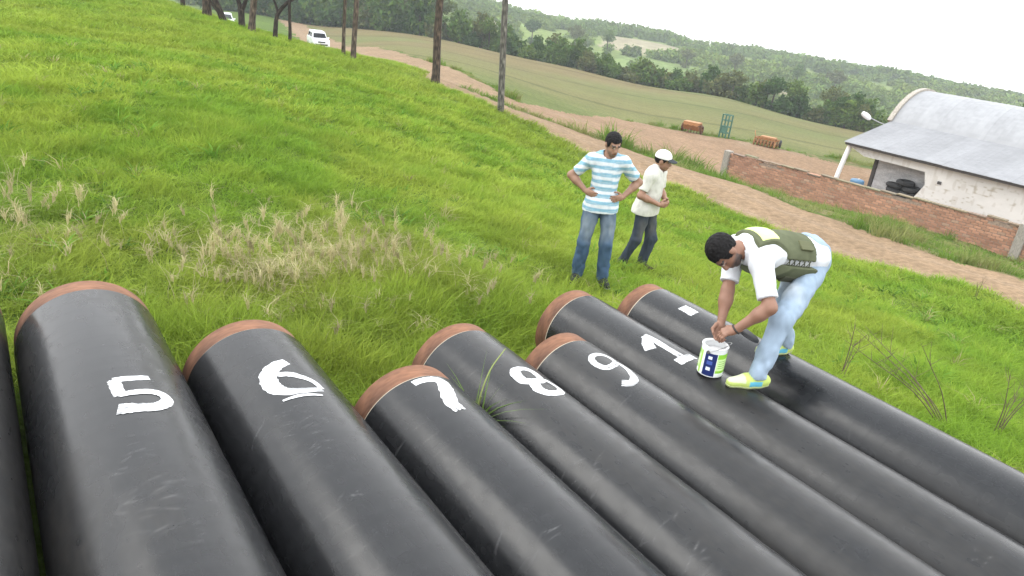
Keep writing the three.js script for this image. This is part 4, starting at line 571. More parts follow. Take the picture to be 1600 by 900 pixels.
// ---------------------------------------------------------------- people: signed-distance bodies meshed with surface nets
function surfaceNet(fn, mn, mx, cell) {
  const nx = Math.ceil((mx[0] - mn[0]) / cell) + 1, ny = Math.ceil((mx[1] - mn[1]) / cell) + 1, nz = Math.ceil((mx[2] - mn[2]) / cell) + 1, F = new Float32Array(nx * ny * nz);
  for (let k = 0, n = 0; k < nz; k++) for (let j = 0; j < ny; j++) for (let i = 0; i < nx; i++, n++) F[n] = fn(mn[0] + i * cell, mn[1] + j * cell, mn[2] + k * cell);
  const id = new Int32Array(nx * ny * nz).fill(-1), pos = [], idx = [], S = [1, nx, nx * ny];
  const E = [[0, 1], [2, 3], [4, 5], [6, 7], [0, 2], [1, 3], [4, 6], [5, 7], [0, 4], [1, 5], [2, 6], [3, 7]];
  for (let k = 0; k < nz - 1; k++) for (let j = 0; j < ny - 1; j++) for (let i = 0; i < nx - 1; i++) {
    const b = i + nx * (j + ny * k), v = []; let m = 0; for (let c = 0; c < 8; c++) { const q = F[b + (c & 1) + (c >> 1 & 1) * nx + (c >> 2) * nx * ny]; v.push(q); if (q < 0) m |= 1 << c; }
    if (m === 0 || m === 255) continue;
    let x = 0, y = 0, z = 0, n = 0; for (const [a, c] of E) if ((v[a] < 0) !== (v[c] < 0)) { const t = v[a] / (v[a] - v[c]); x += (a & 1) + t * ((c & 1) - (a & 1)); y += (a >> 1 & 1) + t * ((c >> 1 & 1) - (a >> 1 & 1)); z += (a >> 2) + t * ((c >> 2) - (a >> 2)); n++; }
    id[b] = pos.length / 3; pos.push(mn[0] + (i + x / n) * cell, mn[1] + (j + y / n) * cell, mn[2] + (k + z / n) * cell);
  }
  for (let k = 1; k < nz - 1; k++) for (let j = 1; j < ny - 1; j++) for (let i = 1; i < nx - 1; i++) {
    const b = i + nx * (j + ny * k), f0 = F[b] < 0;
    for (let d = 0; d < 3; d++) { if (f0 === (F[b + S[d]] < 0)) continue; const u = S[(d + 1) % 3], w = S[(d + 2) % 3], q = [id[b - u - w], id[b - w], id[b], id[b - u]]; if (q.some((t) => t < 0)) continue; f0 ? idx.push(q[0], q[1], q[2], q[0], q[2], q[3]) : idx.push(q[0], q[2], q[1], q[0], q[3], q[2]); }
  }
  const e = cell * 0.6, nor = new Float32Array(pos.length);
  for (let i = 0; i < pos.length; i += 3) { const [x, y, z] = [pos[i], pos[i + 1], pos[i + 2]], a = fn(x + e, y, z) - fn(x - e, y, z), b = fn(x, y + e, z) - fn(x, y - e, z), c = fn(x, y, z + e) - fn(x, y, z - e), l = Math.hypot(a, b, c) || 1; nor[i] = a / l; nor[i + 1] = b / l; nor[i + 2] = c / l; }
  const g = new THREE.BufferGeometry(); g.setAttribute('position', new THREE.Float32BufferAttribute(pos, 3)); g.setAttribute('normal', new THREE.BufferAttribute(nor, 3)); g.setIndex(idx); return g;
}
const smin = (a, b, k) => { const h = Math.max(k - Math.abs(a - b), 0) / k; return Math.min(a, b) - h * h * k * 0.25; };
const cap = (a, b, ra, rb) => { const dx = b.x - a.x, dy = b.y - a.y, dz = b.z - a.z, L = dx * dx + dy * dy + dz * dz || 1e-9; return (x, y, z) => { const px = x - a.x, py = y - a.y, pz = z - a.z, t = clamp((px * dx + py * dy + pz * dz) / L, 0, 1); return Math.hypot(px - dx * t, py - dy * t, pz - dz * t) - (ra + (rb - ra) * t); }; };
const ell = (c, r, B) => (x, y, z) => { const px = x - c.x, py = y - c.y, pz = z - c.z; let a = px, b = py, d = pz; if (B) { a = px * B[0].x + py * B[0].y + pz * B[0].z; b = px * B[1].x + py * B[1].y + pz * B[1].z; d = px * B[2].x + py * B[2].y + pz * B[2].z; } const k0 = Math.hypot(a / r[0], b / r[1], d / r[2]), k1 = Math.hypot(a / r[0] ** 2, b / r[1] ** 2, d / r[2] ** 2); return k1 > 1e-9 ? k0 * (k0 - 1) / k1 : -Math.min(...r); };
const join = (fs, k) => (x, y, z) => { let d = 1e9; for (const f of fs) d = smin(d, f(x, y, z), k); return d; };
function bounds(pts, pad) { const mn = [1e9, 1e9, 1e9], mx = [-1e9, -1e9, -1e9]; for (const p of pts) ['x', 'y', 'z'].forEach((a, i) => { mn[i] = Math.min(mn[i], p[a] - pad); mx[i] = Math.max(mx[i], p[a] + pad); }); return [mn, mx]; }
const mid = (a, b, t) => a.clone().lerp(b, t);
function basis(up, side) { const u = up.clone().normalize(), s = side.clone().addScaledVector(u, -side.dot(u)).normalize(), f = s.clone().cross(u); return [s, u, f]; } // left, up, front
const skinMat = new THREE.MeshPhysicalMaterial({ vertexColors: true, roughness: 0.55 }), cloth = (o = {}) => new THREE.MeshPhysicalMaterial({ vertexColors: true, roughness: 0.95, specularIntensity: 0.2, sheen: 0.2, ...o });
function headGeo(J, skin, beard) { // local frame: x left, y up, z front; about 0.23 m high
  const [X, Y, Z] = J.headB, C = J.head, P = (x, y, z) => C.clone().addScaledVector(X, x).addScaledVector(Y, y).addScaledVector(Z, z), B = [X, Y, Z];
  const solid = join([ell(P(0, 0.03, -0.012), [0.074, 0.088, 0.094], B), ell(P(0, -0.045, 0.022), [0.058, 0.068, 0.068], B), ell(P(0, -0.095, 0.052), [0.03, 0.022, 0.03], B), cap(P(0, 0.012, 0.084), P(0, -0.03, 0.103), 0.009, 0.015), cap(P(-0.035, 0.02, 0.078), P(0.035, 0.02, 0.078), 0.012, 0.012), cap(P(-0.018, -0.063, 0.084), P(0.018, -0.063, 0.084), 0.009, 0.009), ell(P(0.075, -0.005, -0.01), [0.012, 0.032, 0.02], B), ell(P(-0.075, -0.005, -0.01), [0.012, 0.032, 0.02], B), cap(P(0, -0.05, -0.025), J.neck, 0.052, 0.06)], 0.02);
  const eyes = [ell(P(0.031, 0.003, 0.087), [0.017, 0.009, 0.012], B), ell(P(-0.031, 0.003, 0.087), [0.017, 0.009, 0.012], B)];
  const fn = (x, y, z) => Math.max(solid(x, y, z), -Math.min(eyes[0](x, y, z), eyes[1](x, y, z)));
  const g = surfaceNet(fn, ...bounds([P(0, 0.14, 0), P(0, -0.13, 0), P(0.1, 0, 0), P(-0.1, 0, 0), P(0, 0, 0.13), P(0, 0, -0.13), J.neck], 0.03), 0.0055), q = V(0, 0, 0);
  return paint(g, (x, y, z) => { q.set(x, y, z).sub(C); const a = q.dot(X), b = q.dot(Y), c = q.dot(Z), s = [...skin], n = 0.92 + 0.16 * noise(x * 60, y * 60, z * 60);
    if (c > 0.07 && Math.abs(b - 0.003) < 0.009 && Math.abs(Math.abs(a) - 0.031) < 0.017) return Math.abs(Math.abs(a) - 0.031) < 0.007 ? [0.02, 0.015, 0.012] : [0.45, 0.4, 0.36];
    if (c > 0.06 && Math.abs(b - 0.026) < 0.007 && Math.abs(Math.abs(a) - 0.034) < 0.023) return [0.03, 0.022, 0.018];
    if (c > 0.07 && Math.abs(b + 0.063) < 0.009 && Math.abs(a) < 0.024) return [skin[0] * 0.85, skin[1] * 0.6, skin[2] * 0.6];
    if (beard && b < -0.03 && b > -0.14 && c > -0.01 && (Math.abs(a) > 0.03 || b < -0.05) && c > 0.0) { const m = beard * sstep(-0.03, -0.06, b) * (0.6 + 0.6 * noise(x * 300, y * 300, z * 300)); for (let i = 0; i < 3; i++) s[i] = lerp(s[i], 0.03, clamp(m, 0, 1)); }
    return s.map((v) => v * n); });
}
function handGeo(wrist, dir, palm, thumbSide, curl, skin, L = 0.175) { // dir: wrist to knuckles, palm: the way the palm faces, thumbSide: across the palm to the thumb
  const D = dir.clone().normalize(), N = palm.clone().addScaledVector(D, -palm.dot(D)).normalize(), T = D.clone().cross(N); if (T.dot(thumbSide) < 0) T.negate();
  const P = (d, t, n) => wrist.clone().addScaledVector(D, d * L).addScaledVector(T, t * L).addScaledVector(N, n * L), fs = [cap(P(-0.15, 0, 0), P(0.12, 0, 0), 0.026, 0.026), cap(P(0.12, 0.13, 0), P(0.45, 0.17, 0), 0.017, 0.014), cap(P(0.12, 0.02, 0), P(0.47, 0.05, 0), 0.018, 0.014), cap(P(0.12, -0.08, 0), P(0.44, -0.1, 0), 0.017, 0.013)], fingers = [];
  [[0.18, 0.42, 1], [0.06, 0.47, 1.1], [-0.06, 0.44, 1.02], [-0.17, 0.34, 0.9]].forEach(([t, len, c], i) => { let d = 0.46 - 0.03 * Math.abs(i - 1), n = 0, a = curl * 0.55 * c, p = P(d, t * 0.85, 0); for (const [f, r] of [[0.45, 0.0092], [0.32, 0.0085], [0.23, 0.0078]]) { d += Math.cos(a) * len * f; n += Math.sin(a) * len * f; const q = P(d, t, n); fingers.push(cap(p, q, r, r - 0.0008)); p = q; a += curl * 0.6; } });
  { const a = P(0.08, 0.2, 0.04), b = P(0.28, 0.36, 0.1), c = P(0.44, 0.38, 0.14 + 0.1 * curl); fingers.push(cap(a, b, 0.014, 0.011), cap(b, c, 0.011, 0.0085)); }
  const palmF = join(fs, 0.02), fn = (x, y, z) => { let d = palmF(x, y, z); for (const f of fingers) d = smin(d, f(x, y, z), 0.006); return d; };
  const g = surfaceNet(fn, ...bounds([P(-0.15, 0, 0), P(0.5, 0.4, 0.5), P(1, 0, 0), P(0.5, -0.3, -0.1), P(0.6, 0, 0.6)], 0.03), 0.0045); return paint(g, (x, y, z) => skin.map((v) => v * (0.92 + 0.16 * noise(x * 80, y * 80, z * 80))));
}
function person(o) { // o.J: joints in world metres
  const J = o.J, root = thing('person', [J.foot.x, J.foot.y, J.foot.z], o.label, 'person'), off = (g) => g.translate(-J.foot.x, -J.foot.y, -J.foot.z), B = basis(J.neck.clone().sub(J.pelvis), J.shL.clone().sub(J.shR)), [X, Y, Z] = B, TL = J.neck.distanceTo(J.pelvis), w = o.w || 1;
  const T = (a, b, c) => J.pelvis.clone().addScaledVector(X, a).addScaledVector(Y, b * TL).addScaledVector(Z, c), q = V(0, 0, 0), loc = (x, y, z) => { q.set(x, y, z).sub(J.pelvis); return [q.dot(X), q.dot(Y) / TL, q.dot(Z)]; };
  const hipB = basis(V(0, 1, 0).lerp(Y, 0.5), J.hipL.clone().sub(J.hipR));
  const torso = (e) => [ell(T(0, 0.74, 0), [0.155 * w + e, 0.19 + e, 0.1 * w + e], B), ell(T(0, 0.4, 0.005), [0.138 * w + e, 0.19 + e, 0.098 * w + (o.belly || 0) + e], B), ell(T(0, 0.06, -0.005), [0.15 * w + e, 0.14 + e, 0.105 * w + e], B), cap(T(0, 0.92, -0.01), J.shL, 0.062 + e, 0.058 + e), cap(T(0, 0.92, -0.01), J.shR, 0.062 + e, 0.058 + e)];
  const arm = (s, e, u) => [cap(J['sh' + s], J['el' + s], 0.05 + e, 0.039 + e), cap(J['el' + s], mid(J['el' + s], J['wr' + s], 0.3), 0.039 + e, 0.041 + e), cap(mid(J['el' + s], J['wr' + s], 0.3), J['wr' + s], 0.041 + e, 0.026 + e)];
  const leg = (s, e) => [cap(J['hip' + s], J['kn' + s], 0.083 + e, 0.056 + e), cap(J['kn' + s], mid(J['kn' + s], J['an' + s], 0.35), 0.056 + e, 0.054 + e), cap(mid(J['kn' + s], J['an' + s], 0.35), J['an' + s], 0.054 + e, 0.038 + e)];
  // body: one continuous surface, with the finely meshed head and hands merged in
  const body = join([...torso(-0.012), ...arm('L', 0), ...arm('R', 0), ...leg('L', -0.01), ...leg('R', -0.01), cap(T(0, 0.95, 0), J.head, 0.058, 0.05)], 0.035), all = Object.values(J).filter((p) => p.isVector3);
  const bg = paint(surfaceNet(body, ...bounds([...all], 0.13), 0.014), (x, y, z) => o.skin.map((v) => v * (0.92 + 0.16 * noise(x * 40, y * 40, z * 40))));
  const hands = ['L', 'R'].map((s) => handGeo(J['wr' + s], ...o['hand' + s], o.skin));
  part('body', off(mergeGeometries([bg, headGeo(J, o.skin, o.beard), ...hands].map((g) => g.toNonIndexed()))), skinMat, root);
  const wr = (x, y, z, k = 1) => k * (0.018 * (noise(x * 13, y * 8, z * 13) - 0.5) + 0.011 * (noise(x * 30, y * 18, z * 30) - 0.5));
  // shirt
  const slv = o.sleeve || 0.72, sb = join([...torso(0.016), ...(o.skirt === false ? [] : [ell(T(0, -0.12, -0.005), [0.205 * w, 0.24, 0.145 * w], B)]), ...['L', 'R'].map((s) => cap(J['sh' + s], mid(J['sh' + s], J['el' + s], slv), 0.066, 0.064))], 0.04);
  const slCut = ['L', 'R'].map((s) => { const a = mid(J['sh' + s], J['el' + s], slv + 0.02), d = J['el' + s].clone().sub(J['sh' + s]).normalize(); return (x, y, z) => { const t = (x - a.x) * d.x + (y - a.y) * d.y + (z - a.z) * d.z; const r = Math.hypot(x - a.x - d.x * t, y - a.y - d.y * t, z - a.z - d.z * t); return r < 0.1 ? t : -1; }; });
  const neckHole = ell(T(0, 1.06, 0.03), [0.066, 0.075, 0.07], B), hem = o.hem ?? -0.25;
  const shirtF = (x, y, z) => { const l = loc(x, y, z); return Math.max(sb(x, y, z) + wr(x, y, z), hem + 0.012 * noise(x * 12, z * 12) - l[1], -neckHole(x, y, z), slCut[0](x, y, z), slCut[1](x, y, z)); };
  part('shirt', off(paint(surfaceNet(shirtF, ...bounds([J.pelvis, J.neck, J.shL, J.shR, J.elL, J.elR, T(0.2, hem, 0.2), T(-0.2, hem, -0.2)], 0.16), o.fine || 0.011), (x, y, z) => o.shirt(...loc(x, y, z), x, y, z))), cloth(), root);
  // trousers
  const pb = (s) => [cap(J['hip' + s], J['kn' + s], 0.09, 0.072), cap(J['kn' + s], J['an' + s], 0.073, 0.062)], pe = ell(T(0, 0.0, -0.012), [0.158 * w, 0.15, 0.115 * w], hipB), pl = join([...pb('L'), ...pb('R')], 0.02), pf = (x, y, z) => smin(Math.max(pe(x, y, z), loc(x, y, z)[1] - (o.waist ?? 0.22)), pl(x, y, z), 0.03);
  const trF = (x, y, z) => { let c = 1e9; for (const s of ['L', 'R']) { const a = J['an' + s]; c = Math.min(c, Math.hypot(x - a.x, z - a.z) < 0.14 ? a.y - 0.035 - y : 1e9); } return Math.max(pf(x, y, z) + 1.2 * wr(x, y, z) * (1 + 0.8 * sstep(0.25, 0.0, y - J.anL.y)), c === 1e9 ? -1 : c); };
  part('trousers', off(paint(surfaceNet(trF, ...bounds([J.pelvis, J.hipL, J.hipR, J.knL, J.knR, J.anL, J.anR], 0.2), 0.011), (x, y, z) => { const k = 0.85 + 0.3 * fbm(x * 30, y * 12, z * 30); let f = 0; for (const s of ['L', 'R']) { const p = mid(J['hip' + s], J['kn' + s], 0.55), d = Math.hypot(x - p.x, (y - p.y) * 0.45, z - p.z), fr = (x - p.x) * o.front.x + (z - p.z) * o.front.z; f = Math.max(f, sstep(0.14, 0.04, d) * sstep(-0.02, 0.05, fr)); } f *= 0.5 + 0.8 * noise(x * 25, y * 12, z * 25); return o.jeans.map((v, i) => lerp(v, o.fade[i], clamp(f, 0, 1)) * k); })), cloth(), root);
  // shoes
  for (const s of ['L', 'R']) {
    const a = J['an' + s], d = o['toe' + s].clone().normalize(), gy0 = J['sole' + s] ?? a.y - 0.075, hl = V(a.x - d.x * 0.055, gy0 + 0.042, a.z - d.z * 0.055), ml = V(a.x + d.x * 0.07, gy0 + 0.038, a.z + d.z * 0.07), tp = V(a.x + d.x * 0.175, gy0 + 0.03, a.z + d.z * 0.175);
    const up = join([cap(hl, ml, 0.04, 0.046), cap(ml, tp, 0.046, 0.034), cap(V(a.x, gy0 + 0.04, a.z), V(a.x, gy0 + 0.1, a.z), 0.045, 0.043)], 0.03), sh = (x, y, z) => Math.max(up(x, y, z), gy0 + 0.014 - y), so = (x, y, z) => Math.max(up(x, y, z) - 0.005, y - gy0 - 0.02, gy0 - y);
    const bb = bounds([hl, tp, V(a.x, gy0 + 0.1, a.z)], 0.07), shoe = part('shoe', off(paint(surfaceNet(sh, ...bb, 0.007), (x, y, z) => { const t = (x - a.x) * d.x + (z - a.z) * d.z; return o.shoe(t, y - gy0, x, y, z); })), cloth({ roughness: 0.6 }), root);
    part('sole', off(paint(surfaceNet(so, ...bb, 0.007), () => o.sole)), cloth({ roughness: 0.8 }), shoe);
  }
  const HP = (x, y, z) => J.head.clone().addScaledVector(J.headB[0], x).addScaledVector(J.headB[1], y).addScaledVector(J.headB[2], z);
  { // hair
    const hb = ell(HP(0, 0.034, -0.017), [0.081 + o.hair, 0.096 + o.hair, 0.1 + o.hair * 0.6], J.headB), fn = (x, y, z) => { q.set(x, y, z).sub(J.head); const a = q.dot(J.headB[0]), b = q.dot(J.headB[1]), c = q.dot(J.headB[2]); const line = c > 0.0 ? 0.048 + 0.012 * noise(a * 60, 3) + 0.1 * (Math.max(0, 0.05 - c)) - 0.09 * sstep(0.045, 0.07, Math.abs(a)) * (c < 0.05 ? 1 : 0) : lerp(-0.055, -0.01, sstep(-0.09, 0, c)) + 0.02 * (Math.abs(a) > 0.06 ? 1 : 0); return Math.max(hb(x, y, z) + 0.008 * (noise(x * 90, y * 90, z * 90) - 0.5), line - b); };
    part('hair', off(paint(surfaceNet(fn, ...bounds([HP(0, 0.05, 0)], 0.16), 0.006), (x, y, z) => [0.012, 0.011, 0.011].map((v) => v * (0.7 + 0.8 * noise(x * 120, y * 120, z * 120))))), cloth({ roughness: 0.7 }), root);
  }
  return { root, off, T, B, TL, HP, loc, torso, X, Y, Z };
}
const SKIN1 = [0.27, 0.15, 0.097], SKIN2 = [0.29, 0.155, 0.10], SKIN3 = [0.245, 0.125, 0.08];
const stand = (pos, face) => { const Z = V(face[0], 0, face[1]).normalize(), X = V(Z.z, 0, -Z.x), o = V(...pos); return (x, y, z) => o.clone().addScaledVector(X, x).addScaledVector(Z, z).add(V(0, y, 0)); };
{ // man in the striped shirt, hands on hips
  const fx = -0.70 * Math.cos(0.2) + 0.71 * Math.sin(0.2), fz = 0.71 * Math.cos(0.2) + 0.70 * Math.sin(0.2), y0 = gy(5.31, -5.47) + 0.0, P = stand([5.31, y0, -5.47], [fx, fz]), Zf = V(fx, 0, fz).normalize(), Xl = V(Zf.z, 0, -Zf.x), dir = (x, y, z) => Xl.clone().multiplyScalar(x).addScaledVector(Zf, z).add(V(0, y, 0));
  const J = { foot: P(0, 0, 0), pelvis: P(0, 0.95, -0.01), neck: P(0, 1.45, -0.02), head: P(0.02, 1.585, 0.03), shL: P(0.172, 1.395, -0.02), shR: P(-0.172, 1.395, -0.02), elL: P(0.39, 1.18, -0.1), elR: P(-0.355, 1.19, -0.11), wrL: P(0.2, 1.03, 0.04), wrR: P(-0.19, 1.06, 0.02), hipL: P(0.09, 0.9, 0), hipR: P(-0.09, 0.9, 0), knL: P(0.115, 0.49, 0.05), knR: P(-0.13, 0.49, 0.02), anL: P(0.13, 0.09, 0.02), anR: P(-0.15, 0.09, -0.03) };
  J.headB = basis(dir(0.08, 0.95, 0.3), dir(1, 0, -0.25));
  const stripes = (a, b, c, x, y, z) => { const t = (y - y0) / 0.076 + 0.25 * (noise(x * 8, z * 8) - 0.5), f = t - Math.floor(t), e = sstep(0.4, 0.46, f) * sstep(0.98, 0.92, f), k = 0.92 + 0.16 * noise(x * 50, y * 50, z * 50), in2 = f > 0.58 && f < 0.66 ? 0.35 : 0; return [lerp(0.62, 0.21 + in2 * 0.35, e) * k, lerp(0.65, 0.38 + in2 * 0.2, e) * k, lerp(0.67, 0.48 + in2 * 0.1, e) * k]; };
  person({ J, skin: SKIN1, beard: 0.35, hair: 0.004, w: 0.95, label: 'man in a blue and white striped polo shirt with hands on hips', shirt: stripes, jeans: [0.055, 0.095, 0.155], fade: [0.25, 0.29, 0.32], front: Zf, toeL: dir(0.25, 0, 1), toeR: dir(-0.35, 0, 1), shoe: () => [0.02, 0.021, 0.026], sole: [0.25, 0.25, 0.25], handL: [dir(-0.8, -0.1, 0.6), dir(-0.6, 0, -0.8), V(0, 1, 0), 0.5], handR: [dir(0.8, -0.25, 0.6), dir(0.6, 0, -0.8), V(0, 1, 0), 0.5], hem: -0.22 });
}
{ // man in the white shirt and cap
  const fx = 0.35, fz = 0.94, y0 = gy(6.775, -6.2) + 0.0, P0 = stand([6.775, y0, -6.2], [fx, fz]), k = 0.955, P = (x, y, z) => P0(x * k, y * k, z * k + 0.06 * y), Zf = V(fx, 0, fz).normalize(), Xl = V(Zf.z, 0, -Zf.x), dir = (x, y, z) => Xl.clone().multiplyScalar(x).addScaledVector(Zf, z).add(V(0, y, 0));
  const J = { foot: P(0, 0, 0), pelvis: P(0, 0.95, -0.02), neck: P(0, 1.45, 0.0), head: P(0, 1.585, 0.055), shL: P(0.18, 1.39, -0.0), shR: P(-0.18, 1.39, 0.0), elL: P(0.27, 1.12, 0.03), elR: P(-0.28, 1.13, -0.03), wrL: P(0.11, 1.03, 0.2), wrR: P(-0.1, 1.03, 0.19), hipL: P(0.09, 0.9, 0), hipR: P(-0.09, 0.9, 0), knL: P(0.1, 0.49, 0.12), knR: P(-0.11, 0.49, -0.01), anL: P(0.08, 0.09, 0.07), anR: P(-0.11, 0.09, -0.14) };
  J.headB = basis(dir(0, 1, 0.12), dir(1, 0, -0.25));
  const pr = person({ J, skin: SKIN2, beard: 0.15, hair: 0.0, w: 1.12, belly: 0.02, label: 'man in a cream short sleeved shirt and white cap with hands clasped', shirt: (a, b, c, x, y, z) => { const n = 0.93 + 0.12 * noise(x * 50, y * 50, z * 50), pl = c > 0.05 && Math.abs(a) < 0.012 ? 0.88 : 1; return [0.58 * n * pl, 0.565 * n * pl, 0.51 * n * pl]; }, jeans: [0.042, 0.052, 0.07], fade: [0.11, 0.11, 0.11], front: Zf, toeL: dir(0.1, 0, 1), toeR: dir(-0.2, 0, 1), shoe: () => [0.035, 0.022, 0.018], sole: [0.05, 0.045, 0.04], handL: [dir(-0.75, -0.05, 0.5), dir(-0.3, 0.2, -1), V(0, 1, 0), 0.9], handR: [dir(0.75, -0.12, 0.55), dir(0.3, 0.2, -1), V(0, 1, 0), 0.8], hem: -0.2 });
  const hs = ell(pr.HP(0, 0.052, -0.01), [0.093, 0.088, 0.108], J.headB), q = V(0, 0, 0), capm = surfaceNet((x, y, z) => { q.set(x, y, z).sub(J.head); return Math.max(hs(x, y, z), 0.035 - q.dot(J.headB[1])); }, ...bounds([pr.HP(0, 0.08, 0)], 0.15), 0.006);
  const cp = part('cap', pr.off(paint(capm, (x, y, z) => { const n = 0.72 + 0.1 * noise(x * 30, y * 30, z * 30); return [n, n * 0.98, n * 0.95]; })), cloth(), pr.root);
  const vis = surfaceNet((x, y, z) => { q.set(x, y, z).sub(J.head); const a = q.dot(J.headB[0]), b = q.dot(J.headB[1]), c = q.dot(J.headB[2]), r = Math.hypot(a / 0.085, (c - 0.075) / 0.1) - 1; return Math.max(r * 0.08, Math.abs(b - 0.045 + 0.25 * (c - 0.09) + 3 * a * a) - 0.0065, 0.07 - c); }, ...bounds([pr.HP(0, 0.03, 0.12)], 0.12), 0.006);
  part('visor', pr.off(paint(vis, () => [0.05, 0.055, 0.06])), cloth(), cp);
}
{ // man bending over to paint, one foot on each of the last two pipes
  const J = { foot: V(4.0, 0.668, -2.35), pelvis: V(4.40, 1.405, -2.47), neck: V(3.86, 1.475, -2.615), head: V(3.725, 1.455, -2.655), shL: V(3.84, 1.43, -2.455), shR: V(3.98, 1.42, -2.76), elL: V(3.775, 1.215, -2.275), elR: V(3.83, 1.17, -2.64), wrL: V(3.665, 1.03, -2.40), wrR: V(3.735, 0.985, -2.565), hipL: V(4.335, 1.345, -2.385), hipR: V(4.44, 1.37, -2.55), knL: V(3.94, 1.10, -2.27), knR: V(4.27, 1.03, -2.475), anL: V(3.80, 0.765, -2.25), anR: V(4.375, 0.765, -2.47), soleL: 0.664, soleR: 0.672 };
  J.headB = basis(V(-0.88, 0.12, -0.42), V(-0.35, 0, 0.93)); { const f = V(-0.3, -0.93, 0.2); const u = J.headB[1]; f.addScaledVector(u, -f.dot(u)).normalize(); J.headB = [u.clone().cross(f), u, f]; }
  const toe = V(-0.9, 0, -0.4), pr = person({ J, skin: SKIN3, beard: 0.9, hair: 0.006, w: 1.06, belly: 0.015, sleeve: 0.78, label: 'man in an olive vest bending over a paint can on the pipes', shirt: (a, b, c, x, y, z) => { const n = 0.94 + 0.1 * noise(x * 50, y * 50, z * 50); return [0.66 * n, 0.67 * n, 0.70 * n]; }, jeans: [0.29, 0.365, 0.45], fade: [0.45, 0.5, 0.55], front: V(-0.95, 0, -0.25), toeL: toe, toeR: V(-0.93, 0, -0.3), shoe: (t, h, x, y, z) => Math.abs(t - 0.03) < 0.045 && h < 0.055 && h > 0.02 ? [0.12, 0.42, 0.55] : t > 0.1 && h > 0.045 ? [0.55, 0.58, 0.40] : [0.46, 0.56, 0.15], sole: [0.36, 0.40, 0.2], handL: [V(-0.55, -0.5, -0.6), V(0, -0.8, -0.3), V(-0.6, 0.3, -0.4), 0.8], handR: [V(-0.35, -0.9, 0.25), V(-0.4, 0.1, 0.9), V(-0.8, 0, 0.3), 1.0], hem: -0.06, waist: 0.12, skirt: false });
  // vest: front and back panels laced at the sides
  const { T, loc, off, root } = pr, shell = (e) => join(pr.torso(e).slice(0, 3), 0.05), olive = (x, y, z, k = 1) => { const n = k * (0.85 + 0.3 * noise(x * 40, y * 40, z * 40)); return [0.105 * n, 0.115 * n, 0.068 * n]; };
  const s3 = shell(0.036), s5 = shell(0.055), sh3 = join(pr.torso(0.034).slice(3), 0.04), box3 = bounds([J.pelvis, J.neck, J.shL, J.shR], 0.24);
  const panel = (front) => (x, y, z) => { const [a, b, c] = loc(x, y, z), core = Math.min(front ? s5(x, y, z) : s3(x, y, z), Math.abs(a) < 0.135 ? sh3(x, y, z) : 1e9), side = front ? 0.03 - c : c + 0.012, rim = Math.hypot(Math.max(0, b - 0.62) * 0.6, 0) ; return Math.max(core, side * (b > 0.88 && !front ? 0.3 : 1), (front ? 0.16 : 0.2) - b, b - (front ? 0.9 : 1.0), Math.abs(a) - lerp(0.2, 0.125, sstep(0.55, 0.8, b))); };
  const vest = part('vest', off(paint(surfaceNet(panel(false), ...box3, 0.009), (x, y, z) => olive(x, y, z))), cloth(), root); vest.userData.label = 'olive back panel of the vest';
  const vf = part('vest_front', off(paint(surfaceNet(panel(true), ...box3, 0.009), (x, y, z) => olive(x, y, z))), cloth(), root);
  const s4 = shell(0.041), rp = surfaceNet((x, y, z) => { const [a, b, c] = loc(x, y, z); return Math.max(Math.min(s4(x, y, z), sh3(x, y, z) - 0.006), Math.abs(a - 0.01) - 0.1, 0.72 - b, b - 0.95, c + 0.03); }, ...box3, 0.007);
  part('reflective_panel', off(paint(rp, (x, y, z) => { const [a, b] = loc(x, y, z), m = Math.abs(a - 0.01) < 0.075 && Math.abs(b - 0.84) < 0.055 && noise(a * 70 + 4, b * 45) > 0.52; return m ? [0.42, 0.47, 0.35] : [0.66, 0.78, 0.30]; })), cloth({ roughness: 0.5 }), vest);
  const orient = (m, p, n) => { m.position.copy(p).sub(J.foot); m.quaternion.setFromRotationMatrix(new THREE.Matrix4().makeBasis(pr.Y.clone(), n.clone().cross(pr.Y).normalize(), n)); };
  const n1 = pr.X.clone().multiplyScalar(0.62).addScaledVector(pr.Z, -0.78).normalize(), om = std(0.105, 0.11, 0.055, 0.95), od = std(0.06, 0.062, 0.035, 0.95);
  const po = part('pouch', new RoundedBoxGeometry(0.1, 0.075, 0.02, 3, 0.007), om, root); orient(po, T(0.13, 0.36, -0.1), n1); part('pouch_flap', new RoundedBoxGeometry(0.104, 0.03, 0.012, 2, 0.004).translate(0, 0.024, 0.009), om, po);
  const po2 = part('pouch', new RoundedBoxGeometry(0.15, 0.07, 0.035, 3, 0.01), od, root); orient(po2, T(0.13, 0.42, 0.125), pr.X.clone().multiplyScalar(0.75).addScaledVector(pr.Z, 0.66).normalize());
  for (let i = 0; i < 5; i++) { const b = 0.26 + i * 0.075, e = 0.17; for (const [c0, c1] of [[-0.02, 0.04], [0.04, -0.02]]) part('lacing', tube([T(e - 0.004, b, c0).sub(J.foot), T(e + 0.008, b + 0.03, 0).sub(J.foot), T(e - 0.004, b + 0.06, c1).sub(J.foot)], [0.0035], 4, 6), od, vest); }
  part('bracelet', new THREE.TorusGeometry(0.031, 0.006, 8, 24).applyQuaternion(new THREE.Quaternion().setFromUnitVectors(V(0, 0, 1), J.wrL.clone().sub(J.elL).normalize())).translate(J.wrL.x - J.foot.x, J.wrL.y - J.foot.y, J.wrL.z - J.foot.z), std(0.03, 0.025, 0.02, 0.6), root);
}
